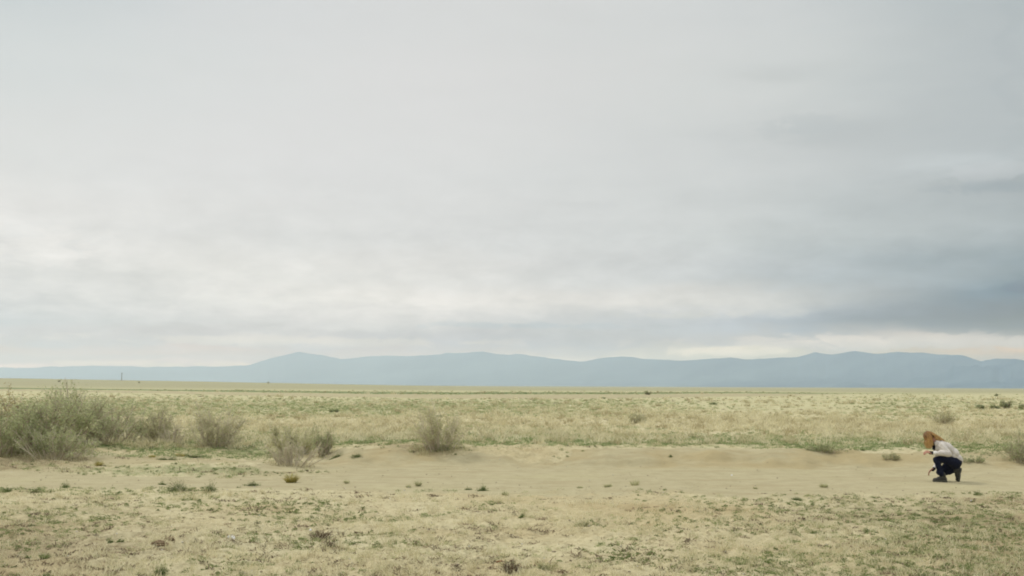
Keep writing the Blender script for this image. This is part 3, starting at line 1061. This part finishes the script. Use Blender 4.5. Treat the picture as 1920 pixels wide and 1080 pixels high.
weed('weed', 'small dark weed left of the largest weed patch', W_, 304, 910, 16, 8, M_GREEN, 110)
weed('weed', 'small green weed patch left of the bright yellow tuft', W_, 470, 912, 34, 9, M_GREEN, 170)
weed('weed', 'dark green weed on the near ground under the left shrubs', W_, 122, 915, 16, 12, M_GREEN, 160)
weed('weed', 'green weed left of the one under the left shrubs', W_, 72, 925, 30, 10, M_GREEN, 170)
weed('weed', 'green weed at the left photo edge beside the track', W_, 14, 922, 24, 12, M_GREEN, 160)
weed('weed', 'bright green weed on the track edge near photo centre', W_, 905, 921, 26, 10, M_GREEN, 220)
weed('weed', 'thin green weed left of the bright green centre one', W_, 876, 919, 18, 6, M_GREEN, 90)
weed('weed', 'dark green weed right of the dry bush foot', W_, 632, 858, 36, 8, M_GREEN, 200)
weed('weed', 'long dark green weed patch right of the dry bush foot', W_, 672, 860, 34, 6, M_GREEN, 170)
weed('weed', 'green weed strip on the crest of the turf island', W_, 365, 859, 44, 8, M_GREEN, 240)
weed('weed', 'green weed strip on the left slope of the turf island', W_, 315, 861, 40, 7, M_GREEN, 200)
weed('weed', 'small dark weed at the lower left of the turf island', W_, 340, 886, 14, 6, M_GREEN, 110)
weed('weed', 'small dark green weed in the open near ground centre', W_, 978, 974, 14, 9, M_GREEN, 150)
weed('weed', 'grey green weed in the foreground right of centre', W_, 1095, 993, 34, 15, M_OLIVE, 280)
weed('weed', 'green weed in the foreground below the pale track tuft', W_, 1632, 1000, 22, 8, M_GREEN, 190)
weed('weed', 'bright green weed in the lower right foreground', W_, 1863, 1018, 22, 12, M_GREEN, 190)
weed('weed', 'bushy green weed at the bottom edge left of centre', W_, 297, 1074, 34, 17, M_GREEN, 330, leaf=.009)
weed('weed', 'bright green weed cut by the bottom left edge', W_, 92, 1082, 40, 12, M_GREEN, 300, leaf=.009)
weed('weed', 'olive weed low in the foreground right of the rusty stick', W_, 1020, 1066, 32, 10, M_OLIVE, 260, leaf=.009)
weed('weed', 'green weed in the foreground left of the brown clump', W_, 207, 1018, 14, 10, M_GREEN, 130)
weed('weed', 'small green weed beside the brown clump', W_, 226, 1022, 12, 8, M_GREEN, 110)
weed('weed', 'dark small weed in the right foreground beyond the person', W_, 1834, 928, 18, 7, M_GREEN, 120)
weed('weed', 'dark weed in the near ground below the track middle', W_, 1495, 938, 20, 6, M_GREEN, 120)
weed('weed', 'green weed at the lower right corner of the photo', W_, 1728, 1080, 30, 10, M_GREEN, 240, leaf=.009)
weed('weed', 'small isolated green weed on the bank left of the olive bush', W_, 1618, 845, 8, 5, M_GREEN, 80)
weed('weed', 'lonely small weed low on the bank right of centre', W_, 1258, 857, 10, 5, M_GREEN, 90)
deadtuft('dead_tuft', 'round dark dead tuft, lower of the two at lower left', 'dead plant', 616, 1030, 36, 20)
deadtuft('dead_tuft', 'wide dark dead tuft, upper of the two at lower left', 'dead plant', 602, 1009, 48, 17)
deadtuft('dead_tuft', 'dark dead tuft cut by the bottom edge at centre', 'dead plant', 958, 1079, 46, 22, stems=110)
deadtuft('dead_tuft', 'small brown dead tuft right of the wide dark one', 'dead plant', 641, 1004, 14, 6, stems=30)


# ------------------------------------------------------------------ generic solid builder (tapered limbs -> one skin)
def capsule(bm, p0, r0, p1, r1, seg=14):
    p0, p1 = Vector(p0), Vector(p1)
    d = p1 - p0
    L = d.length
    q = d.to_track_quat('Z', 'Y').to_matrix().to_4x4() if L > 1e-6 else Matrix.Identity(4)
    rings = []
    steps = 5
    for i in range(steps + 1):
        a = -math.pi / 2 + i * (math.pi / 2) / steps
        rings.append((math.sin(a) * r0, math.cos(a) * r0))
    for i in range(1, steps + 1):
        a = i * (math.pi / 2) / steps
        rings.append((L + math.sin(a) * r1, math.cos(a) * r1))
    rings.insert(steps + 1, (L, r1))
    T = Matrix.Translation(p0) @ q
    vs = []
    for z, r in rings:
        r = max(r, 1e-5)
        vs.append([bm.verts.new(T @ Vector((math.cos(t) * r, math.sin(t) * r, z))) for t in [k * 2 * math.pi / seg for k in range(seg)]])
    for a, b in zip(vs, vs[1:]):
        for k in range(seg):
            bm.faces.new((a[k], a[(k + 1) % seg], b[(k + 1) % seg], b[k]))
    bm.faces.new(vs[0][::-1])
    bm.faces.new(vs[-1])


def ellip(bm, c, r, rot=(0, 0, 0)):
    M = Matrix.Translation(c) @ (Matrix.Rotation(rot[2], 4, 'Z') @ Matrix.Rotation(rot[1], 4, 'Y') @ Matrix.Rotation(rot[0], 4, 'X')) @ Matrix.Diagonal((*r, 1))
    bmesh.ops.create_uvsphere(bm, u_segments=20, v_segments=12, radius=1.0, matrix=M)


def skin(name, bm, m, parent, voxel=.008, smooth=4, disp=None):
    """fuse closed pieces into one continuous surface"""
    bmesh.ops.recalc_face_normals(bm, faces=bm.faces)
    me = bpy.data.meshes.new(name + '_src')
    bm.to_mesh(me)
    bm.free()
    tmp = bpy.data.objects.new('tmp', me)
    COL.objects.link(tmp)
    r = tmp.modifiers.new('r', 'REMESH')
    r.mode = 'VOXEL'
    r.voxel_size = voxel
    if smooth:
        s = tmp.modifiers.new('s', 'SMOOTH')
        s.iterations = smooth
        s.factor = .5
    dg = bpy.context.evaluated_depsgraph_get()
    out_ = bpy.data.meshes.new_from_object(tmp.evaluated_get(dg))
    bpy.data.objects.remove(tmp)
    bpy.data.meshes.remove(me)
    out_.name = name
    if disp:
        n = len(out_.vertices)
        co = np.empty(n * 3)
        out_.vertices.foreach_get('co', co)
        co = co.reshape(-1, 3)
        no = np.empty(n * 3)
        out_.vertices.foreach_get('normal', no)
        no = no.reshape(-1, 3)
        co = co + no * disp(co)[:, None]
        out_.vertices.foreach_set('co', co.ravel())
    out_.polygons.foreach_set('use_smooth', np.ones(len(out_.polygons), bool))
    out_.materials.clear()
    out_.materials.append(m)
    o = bpy.data.objects.new(name, out_)
    COL.objects.link(o)
    o.parent = parent
    return o


def cloth_mat(name, c0, c1, scale=30, rough=.9, sheen=0.0, bump=.3):
    m, n, b = mat(name, rough, .15)
    t = n.new('ShaderNodeTexCoord')
    P = t.outputs['Object']
    nz = n.noise(P, scale, 4)
    n.put(b.inputs['Base Color'], n.ramp(nz, [(.3, c0), (.7, c1)], 'LINEAR'))
    bp = n.new('ShaderNodeBump')
    bp.inputs['Strength'].default_value = bump
    bp.inputs['Distance'].default_value = .004
    n.put(bp.inputs['Height'], n.noise(P, scale * 3, 3))
    n.put(b.inputs['Normal'], bp.outputs[0])
    return m


M_SKIN = cloth_mat('skin', (.36, .18, .125), (.44, .235, .165), 20, .55, bump=.05)
M_SHIRT = cloth_mat('blouse_cloth', (.52, .48, .44), (.62, .58, .53), 14)
M_WHITE = cloth_mat('white_cloth', (.68, .66, .63), (.78, .76, .73), 14)
M_NAVY = cloth_mat('navy_trouser_cloth', (.006, .008, .020), (.011, .014, .032), 25)
M_BLACK = cloth_mat('black_knit', (.007, .006, .008), (.014, .012, .013), 40)
M_BOOT = cloth_mat('grey_boot_leather', (.035, .034, .03), (.065, .062, .052), 30, .7)
M_SOLE = cloth_mat('grey_sole_rubber', (.075, .075, .062), (.105, .105, .088), 30, .8)
M_HAIR = rnd_mat('golden_hair', [(0, (.13, .065, .028)), (.3, (.34, .18, .06)), (.7, (.55, .34, .12)), (1, (.68, .46, .21))], 0, .5, .4)
M_EYE, _n, _b = mat('eye_white', .3, .5)
_b.inputs['Base Color'].default_value = (.6, .58, .55, 1)
M_LIP, _n, _b = mat('lip_skin', .5, .3)
_b.inputs['Base Color'].default_value = (.38, .12, .09, 1)


# ------------------------------------------------------------------ person crouching at the track
def hand(bm, w, d, pn, th, size=1.0, curl=.5):
    """palm and five fingers from wrist w along d; pn is the palm normal, th the thumb side"""
    w, d, pn, th = Vector(w), Vector(d).normalized(), Vector(pn).normalized(), Vector(th).normalized()
    s = size
    for k in (-1, -.33, .33, 1):
        capsule(bm, w + th * k * .022 * s, .013 * s, w + d * .075 * s + th * k * .027 * s, .011 * s, 10)
    lens = [(.9, .045, .026, .02), (.3, .05, .03, .022), (-.35, .046, .028, .021), (-.95, .036, .022, .018)]
    for k, a, b, c in lens:
        p = w + d * .078 * s + th * k * .028 * s
        ang = .25 + curl * .4
        dirs = []
        for i in range(3):
            dirs.append((d * math.cos(ang) + pn * math.sin(ang)).normalized())
            ang += curl
        for l, r0, r1, dd in ((a, .0095, .0085, dirs[0]), (b, .0085, .0078, dirs[1]), (c, .0078, .0068, dirs[2])):
            q = p + dd * l * s
            capsule(bm, p, r0 * s, q, r1 * s, 8)
            p = q
    p = w + d * .018 * s + th * .024 * s
    q = p + (d * .55 + th * .8 + pn * .25).normalized() * .042 * s
    capsule(bm, p, .0125 * s, q, .0105 * s, 8)
    q2 = q + (d * .85 + th * .3 + pn * .3).normalized() * .034 * s
    capsule(bm, q, .0105 * s, q2, .009 * s, 8)
    q3 = q2 + (d * .9 + pn * .4).normalized() * .026 * s
    capsule(bm, q2, .009 * s, q3, .0075 * s, 8)


def person():
    p0 = at(1759.5, 903.5)
    root = empty('person', p0)
    tag(root, 'person with long golden hair, pale blouse and dark trousers crouching on the track', 'person')
    # --- body: one continuous figure
    bm = bmesh.new()
    Hc = Vector((-.150, 0, .800))
    look = math.radians(48)  # head tipped towards the ground ahead
    f = Vector((-math.cos(look), 0, -math.sin(look)))
    upv = Vector((-math.sin(look), 0, math.cos(look)))
    up2 = Vector((-f.z * -1, 0, 0))
    u = Vector((-math.sin(look), 0, math.cos(look)))
    u = Vector((f.z * 1, 0, -f.x))  # crown direction, perpendicular to f in XZ
    if u.z < 0:
        u = -u
    L_ = Vector((0, -1, 0))
    P = lambda a, b, c=0.0: Hc + f * a + u * b + L_ * c
    ellip(bm, Hc + u * .015 - f * .012, (.092, .074, .088))
    ellip(bm, P(.038, -.045), (.055, .056, .062), (0, look, 0))
    capsule(bm, P(.070, -.088), .018, P(.064, -.082), .022)
    capsule(bm, P(.094, .002), .009, P(.108, -.030), .013)  # nose
    for s in (-1, 1):
        capsule(bm, P(-.006, .012, s * .074), .014, P(-.002, -.022, s * .071), .010)  # ears
        capsule(bm, P(.084, .020, s * .018), .009, P(.078, .022, s * .045), .008)   # brow
        capsule(bm, P(.064, -.03, s * .040), .016, P(.058, -.045, s * .042), .016)
    neck0 = Vector((.005, 0, .700))
    capsule(bm, P(-.045, -.045), .052, neck0, .058)
    # trunk under the clothes
    capsule(bm, (.02, 0, .665), .09, (.16, 0, .585), .115)
    capsule(bm, (.16, 0, .585), .115, (.29, 0, .43), .105)
    capsule(bm, (.30, -.07, .37), .10, (.30, .07, .37), .10)
    capsule(bm, (.03, -.15, .655), .05, (.03, .16, .655), .05)
    arms = [((.02, -.17, .655), (.095, -.300, .528), (-.165, -.190, .535)), ((.03, .17, .64), (.105, .21, .345), (-.035, .11, .228))]
    for sh, elb, wr in arms:
        capsule(bm, sh, .046, elb, .036)
        capsule(bm, elb, .036, wr, .025)
    legs = [((.30, -.09, .36), (-.085, -.15, .415), (.025, -.125, .10)), ((.30, .09, .33), (.10, .19, .155), (.33, .13, .185))]
    for hp, kn, an in legs:
        up_ = Vector((0, 0, .022)) if hp[1] < 0 else Vector((0, 0, 0))
        mm = Vector(hp).lerp(Vector(kn), .5) + up_
        capsule(bm, hp, .080, mm, .058)
        capsule(bm, mm, .058, kn, .040)
        capsule(bm, kn, .040, an, .034)
    capsule(bm, (.045, -.125, .07), .035, (-.08, -.135, .04), .028)
    hand(bm, (-.185, -.185, .538), (-1, .1, .22), (.2, .0, -1), (0, .75, .5), .92, .38)
    hand(bm, (-.060, .098, .218), (-.82, -.35, -.38), (.45, .2, -.85), (-.3, -.8, .4), 1.0, .45)
    skin('body', bm, M_SKIN, root, .0048, 2)
    # face details
    for s in (-1, 1):
        bm = bmesh.new()
        ellip(bm, P(.079, .002, s * .031), (.011, .013, .009))
        skin('eye', bm, M_EYE, root, .002, 1)
    bm = bmesh.new()
    capsule(bm, P(.087, -.060, -.018), .005, P(.093, -.060, 0), .007)
    capsule(bm, P(.093, -.060, 0), .007, P(.087, -.060, .018), .005)
    skin('mouth', bm, M_LIP, root, .002, 1)

    # --- blouse
    def folds(a):
        return lambda co: a * fbm(co[:, 0] * 16 + co[:, 2] * 9 + 7, co[:, 2] * 14 - co[:, 1] * 6 + 3, 4, 5)
    bm = bmesh.new()
    ellip(bm, (.06, 0, .650), (.118, .188, .108), (0, R(25), 0))
    ellip(bm, (.03, 0, .600), (.095, .150, .085), (0, R(25), 0))
    ellip(bm, (.165, 0, .595), (.150, .180, .128), (0, R(38), 0))
    ellip(bm, (.265, 0, .505), (.150, .172, .118), (0, R(50), 0))
    ellip(bm, (.345, 0, .425), (.100, .178, .092), (0, R(50), 0))
    capsule(bm, (-.015, -.05, .700), .062, (-.015, .05, .700), .062)
    for sh, elb, wr in arms:
        sh, elb, wr = Vector(sh), Vector(elb), Vector(wr)
        capsule(bm, sh, .072, elb, .060)
        capsule(bm, elb, .060, elb.lerp(wr, .55), .052)
        capsule(bm, elb.lerp(wr, .55), .052, elb.lerp(wr, .84), .036)
    # slack under the upper arm and at the tails
    capsule(bm, (.03, -.19, .60), .062, (.10, -.26, .55), .055)
    capsule(bm, (.24, -.135, .475), .035, (.39, -.10, .385), .032)
    blouse = skin('blouse', bm, M_SHIRT, root, .007, 3, folds(.018))
    # white under-layer showing at hem and cuff
    bm = bmesh.new()
    hemp = [(.23, .160, .425), (.31, .168, .395), (.375, .130, .366), (.405, .075, .356), (.410, 0, .356)]
    for s in (-1, 1):
        for (a, b, c), (d, e, g) in zip(hemp, hemp[1:]):
            capsule(bm, (a, s * b, c), .020, (d, s * e, g), .020)
    skin('undershirt_hem', bm, M_WHITE, root, .007, 3)
    for sh, elb, wr in arms:
        elb, wr = Vector(elb), Vector(wr)
        bm = bmesh.new()
        capsule(bm, elb.lerp(wr, .80), .039, elb.lerp(wr, .88), .037)
        skin('cuff', bm, M_WHITE, blouse, .006, 2)
        bm = bmesh.new()
        dd = (wr - elb).normalized()
        capsule(bm, elb.lerp(wr, .94), .031, wr + dd * .040, .030)
        skin('wrist_warmer', bm, M_BLACK, root, .005, 2)
    bm = bmesh.new()
    capsule(bm, (-.050, -.045, .715), .026, (-.035, .045, .715), .026)
    capsule(bm, (-.060, -.035, .700), .026, (-.068, -.02, .60), .022)
    capsule(bm, (-.060, .035, .700), .026, (-.068, .02, .60), .022)
    skin('neck_strips', bm, M_BLACK, root, .006, 2)  # dark strips across and down the front of the neck

    # --- trousers
    bm = bmesh.new()
    ellip(bm, (.315, 0, .345), (.118, .170, .122))
    (h1, k1, a1), (h2, k2, a2) = legs
    mid1 = Vector(h1).lerp(Vector(k1), .5) + Vector((0, 0, .022))
    capsule(bm, h1, .108, mid1, .082)
    capsule(bm, mid1, .080, k1, .056)
    capsule(bm, k1, .056, Vector(k1).lerp(Vector(a1), .35), .056)
    capsule(bm, Vector(k1).lerp(Vector(a1), .35), .056, Vector(k1).lerp(Vector(a1), .84), .060)
    capsule(bm, h2, .104, k2, .066)
    capsule(bm, k2, .066, Vector(k2).lerp(Vector(a2), .4), .074)
    capsule(bm, Vector(k2).lerp(Vector(a2), .4), .074, Vector(k2).lerp(Vector(a2), .88), .058)
    skin('trousers', bm, M_NAVY, root, .007, 3, folds(.011))

    # --- boots: built along local axes a (toe) and c (up the shaft)
    def boot(o, a, c, ankle):
        o, a, c = Vector(o), Vector(a).normalized(), Vector(c).normalized()
        b = a.cross(c)
        q = lambda i, j, k=0: o + a * i + c * j + b * k
        bm = bmesh.new()
        capsule(bm, q(-.085, .050), .038, q(.0, .052), .040)
        capsule(bm, q(.0, .050), .040, q(.085, .040), .036)
        capsule(bm, q(.085, .038, -.012), .034, q(.105, .038, .012), .034)
        capsule(bm, q(-.062, .06), .045, ankle, .052)
        capsule(bm, q(-.03, .07), .045, q(.03, .062), .038)
        bt = skin('boot', bm, M_BOOT, root, .006, 2, lambda co: .003 * fbm(co[:, 0] * 40, co[:, 2] * 40 + co[:, 1] * 30, 2, 4))
        bm = bmesh.new()
        outl = [(-.125, 0), (-.118, .030), (-.08, .040), (-.02, .034), (.05, .042), (.11, .046), (.142, .030), (.152, 0),
                (.142, -.030), (.11, -.046), (.05, -.042), (-.02, -.034), (-.08, -.040), (-.118, -.030)]
        lo = [bm.verts.new(q(x * .97, .004 if not (-.045 < x < 0.0) else .010, y * .96)) for x, y in outl]
        hi = [bm.verts.new(q(x, .030, y)) for x, y in outl]
        n = len(outl)
        for i in range(n):
            bm.faces.new((lo[i], lo[(i + 1) % n], hi[(i + 1) % n], hi[i]))
        bm.faces.new(lo[::-1])
        bm.faces.new(hi)
        # lugs
        for i in range(9):
            x = -.105 + i * .028
            if -.04 < x < .0:
                continue
            w = .030
            vs = [bm.verts.new(q(x + dx, z, y)) for z in (-.001, .006) for dx, y in ((0, -w), (.014, -w), (.014, w), (0, w))]
            for fc in ((0, 1, 2, 3), (4, 7, 6, 5), (0, 4, 5, 1), (1, 5, 6, 2), (2, 6, 7, 3), (3, 7, 4, 0)):
                bm.faces.new([vs[t] for t in fc])
        bmesh.ops.recalc_face_normals(bm, faces=bm.faces)
        me = bpy.data.meshes.new('sole')
        bm.to_mesh(me)
        bm.free()
        me.materials.append(M_SOLE)
        so_ = bpy.data.objects.new('sole', me)
        COL.objects.link(so_)
        so_.parent = bt
    boot((-.008, -.13, .0), (-1, -.05, 0), (0, 0, 1), (.040, -.125, .135))
    boot((.468, .135, .120), (-.20, 0, -1), (-1, 0, .20), (.345, .13, .195))

    # --- hair: scalp cap and many strands, drawn from the crown
    rg = np.random.RandomState(3)
    bm = bmesh.new()
    ellip(bm, Hc + u * .020 - f * .018, (.095, .080, .092))
    cap = skin('hair', bm, M_HAIR, root, .006, 2, lambda co: .004 * fbm(co[:, 0] * 60, co[:, 1] * 60 + co[:, 2] * 20, 2, 6))
    nv = len(cap.data.vertices)
    a_ = cap.data.attributes.new('rnd', 'FLOAT', 'POINT')
    zz = np.array([v.co.z for v in cap.data.vertices])
    a_.data.foreach_set('value', np.clip(.45 - (zz - .72) * 4.0, .0, .4).astype(np.float32))
    Vs, Qs, Rs, off = [], [], [], 0
    crown = np.array(Hc + u * .10 - f * .03)
    Hn = np.array(Hc)
    fn, un = np.array(f), np.array(u)
    cu, cf, cl = .103, .097, .086
    Cc = Hn + un * .020 - fn * .018

    def onhead(fa, ua, la, k=1.0):
        v = np.array([fa, ua, la], float)
        v /= np.linalg.norm(v)
        return Cc + k * (fn * v[0] * cf + un * v[1] * cu + np.array([0, -1, 0]) * v[2] * cl)
    for i in range(1100):
        s = 1 if rg.rand() < .55 else -1
        kind = rg.rand()
        k = 1 + .05 * rg.rand()
        if kind < .48:   # falls down beside and in front of the face
            fr = rg.rand()
            fa = .75 - 1.15 * fr
            side_ = onhead(fa, .10 + .3 * rg.rand(), s * 1.0, k)
            up_ = onhead(fa * .6, .95, s * .55, k)
            drop = .595 + .09 * fr ** 1.5 + .03 * rg.rand()
            end = np.array([-.168 + .055 * fr + .012 * rg.randn(), -s * (.035 + .035 * rg.rand()), drop])
            mid_ = side_ * .5 + end * .5 + np.array([-.012 * (1 - fr), -s * .010, .0])
            pts = [onhead(.0, 1, s * .12, k), up_, side_, mid_, end]
        elif kind < .60:  # over the forehead
            la = .15 + .7 * rg.rand()
            side_ = onhead(.95, .15, s * la, k)
            end = np.array([-.178 + .02 * rg.randn(), -s * (.03 + .03 * rg.rand()), .625 + .04 * rg.rand()])
            pts = [onhead(0, 1, s * .1, k), onhead(.6, .8, s * la * .6, k), side_, side_ * .5 + end * .5 + np.array([-.012, -s * .01, 0]), end]
        else:            # lies back over nape and shoulders
            la = rg.rand() * 1.2 * s
            side_ = onhead(-.9, .30 - .75 * rg.rand(), la, k)
            q = rg.rand()
            end = np.array([-.03 + .15 * q, -s * (.01 + .085 * rg.rand()), .785 - .05 * abs(q - .35) - .05 * (1 - q) * rg.rand() + .006 * rg.randn()])
            pts = [onhead(-.05, 1, s * .1, k), onhead(-.6, .8, la * .7, k), side_, side_ * .5 + end * .5 + np.array([0, 0, .012]), end]
        K = np.array(pts)
        # Catmull-Rom through the four keys
        ext_ = np.vstack([2 * K[0] - K[1], K, 2 * K[-1] - K[-2]])
        C = []
        for j in range(len(K) - 1):
            a, b, c, d = ext_[j:j + 4]
            for t in np.linspace(0, 1, 5)[:-1]:
                C.append(.5 * ((2 * b) + (-a + c) * t + (2 * a - 5 * b + 4 * c - d) * t * t + (-a + 3 * b - 3 * c + d) * t ** 3))
        C.append(K[-1])
        C = np.array(C)
        r0 = .0034 + .0016 * rg.rand()
        V, F, _ = tubes([(C, r0, r0 * .45, 0)], 4)
        g = np.repeat(np.linspace(0, 1, len(C)) ** 1.3 * .9, 4)
        Vs.append(V)
        Qs.append(F[0] + off)
        Rs.append(np.clip(g + .15 * rg.randn(), 0, 1))
        off += len(V)
    npmesh('strands', np.concatenate(Vs), [np.concatenate(Qs)], M_HAIR, cap, rnd=np.concatenate(Rs), smooth=True)
    return root


person()


# ------------------------------------------------------------------ litter, clods, stick, far pole
def lump(name, label, cat, px, py, wpx, hpx, dpx, m, amp=.25, fr=3.0, seed=0):
    p = at(px, py)
    sc = p.y / FPX
    bm = bmesh.new()
    bmesh.ops.create_icosphere(bm, subdivisions=4, radius=1.0)
    co = np.array([v.co for v in bm.verts])
    k = 1 + amp * fbm(co[:, 0] * fr + seed, co[:, 1] * fr + co[:, 2] * fr * 1.7, 3, seed)
    for v, s_ in zip(bm.verts, k):
        v.co = Vector((v.co.x * wpx * sc / 2 * s_, v.co.y * dpx * sc / 2 * s_, max(v.co.z, -.3) * hpx * sc * .8 * s_))
    me = bpy.data.meshes.new(name)
    bm.to_mesh(me)
    n = len(me.vertices)
    a = me.attributes.new('rnd', 'FLOAT', 'POINT')
    bm.free()
    a.data.foreach_set('value', np.clip((k - 1) / amp * .5 + .5, 0, 1).astype(np.float32))
    me.materials.append(m)
    o = bpy.data.objects.new(name, me)
    COL.objects.link(o)
    o.location = p
    tag(o, label, cat)
    return o


M_PAPER, _n, _b = mat('crumpled_paper', .8, .2)
_b.inputs['Base Color'].default_value = (.78, .79, .82, 1)
M_CLOD = rnd_mat('brown_clod', [(0, (.12, .085, .052)), (.5, (.22, .16, .10)), (1, (.34, .26, .17))], spots=.8)
M_RUST = rnd_mat('rusty_bark', [(0, (.16, .06, .025)), (1, (.30, .14, .06))], spots=.5)
lump('crumpled_paper', 'small crumpled white paper scrap lying on the near ground', 'litter', 435, 1013, 15, 9, 12, M_PAPER, .5, 2.5, 3).location.z += .022
lump('soil_clod', 'brown elongated soil clod in the left foreground', 'clod', 300, 1022, 30, 9, 18, M_CLOD, .45, 3.5, 5)
lump('soil_clod', 'smaller red brown clod right behind the elongated one', 'clod', 316, 1014, 20, 6, 16, M_CLOD, .45, 3.5, 9)
lump('stone', 'white stone beside the wide dark dead tuft', 'stone', 582, 999, 4, 4, 4, M_PAPER, .3, 2, 1)
lump('stone', 'tiny white stone on the track left of the person', 'stone', 1372, 892, 3, 2, 3, M_PAPER, .3, 2, 2)
lump('stone', 'tiny white stone on the ground right below the person', 'stone', 1821, 938, 3, 3, 3, M_PAPER, .3, 2, 4)
lump('stone', 'pale flat stone on near ground below the left weed patches', 'stone', 202, 937, 12, 3, 10, M_STONE, .3, 2, 6)


def stick(px, py, label, m, l=.10):
    p = at(px, py)
    P_ = np.array([(-l, .0, .012), (-l * .3, .01, .018), (l * .4, -.01, .010), (l, -.03, .004)])
    V, F, rr = tubes([(P_, .008, .013, .4), (P_[1:3] + np.array([0, .012, .006]), .008, .005, .8)], 6)
    o = npmesh('stick', V, F, m, rnd=rr, smooth=True)
    o.location = p
    tag(o, label, 'stick')


stick(941, 1057, 'short rust brown stick near the bottom centre', M_RUST, .055)


def pole():
    d = ray(228, 715)
    h0 = math.hypot(d.x, d.y)
    D = 680.0
    x, y = d.x / h0 * D, d.y / h0 * D
    z = float(height(np.array([x]), np.array([y]))[0])
    root = empty('utility_pole', (x, y, z))
    tag(root, 'lone thin utility pole on the horizon at left', 'pole')
    V, F, rr = tubes([(np.array([(0, 0, -.3), (0, 0, 2.2), (.02, 0, 4.4)]), .17, .13, .3)], 8)
    npmesh('shaft', V, F, M_DARKTWIG, root, rnd=rr, smooth=True)
    V, F, rr = tubes([(np.array([(-.45, 0, 4.1), (0, 0, 4.12), (.45, 0, 4.1)]), .06, .06, .3)], 6)
    npmesh('crossarm', V, F, M_DARKTWIG, root, rnd=rr)


pole()
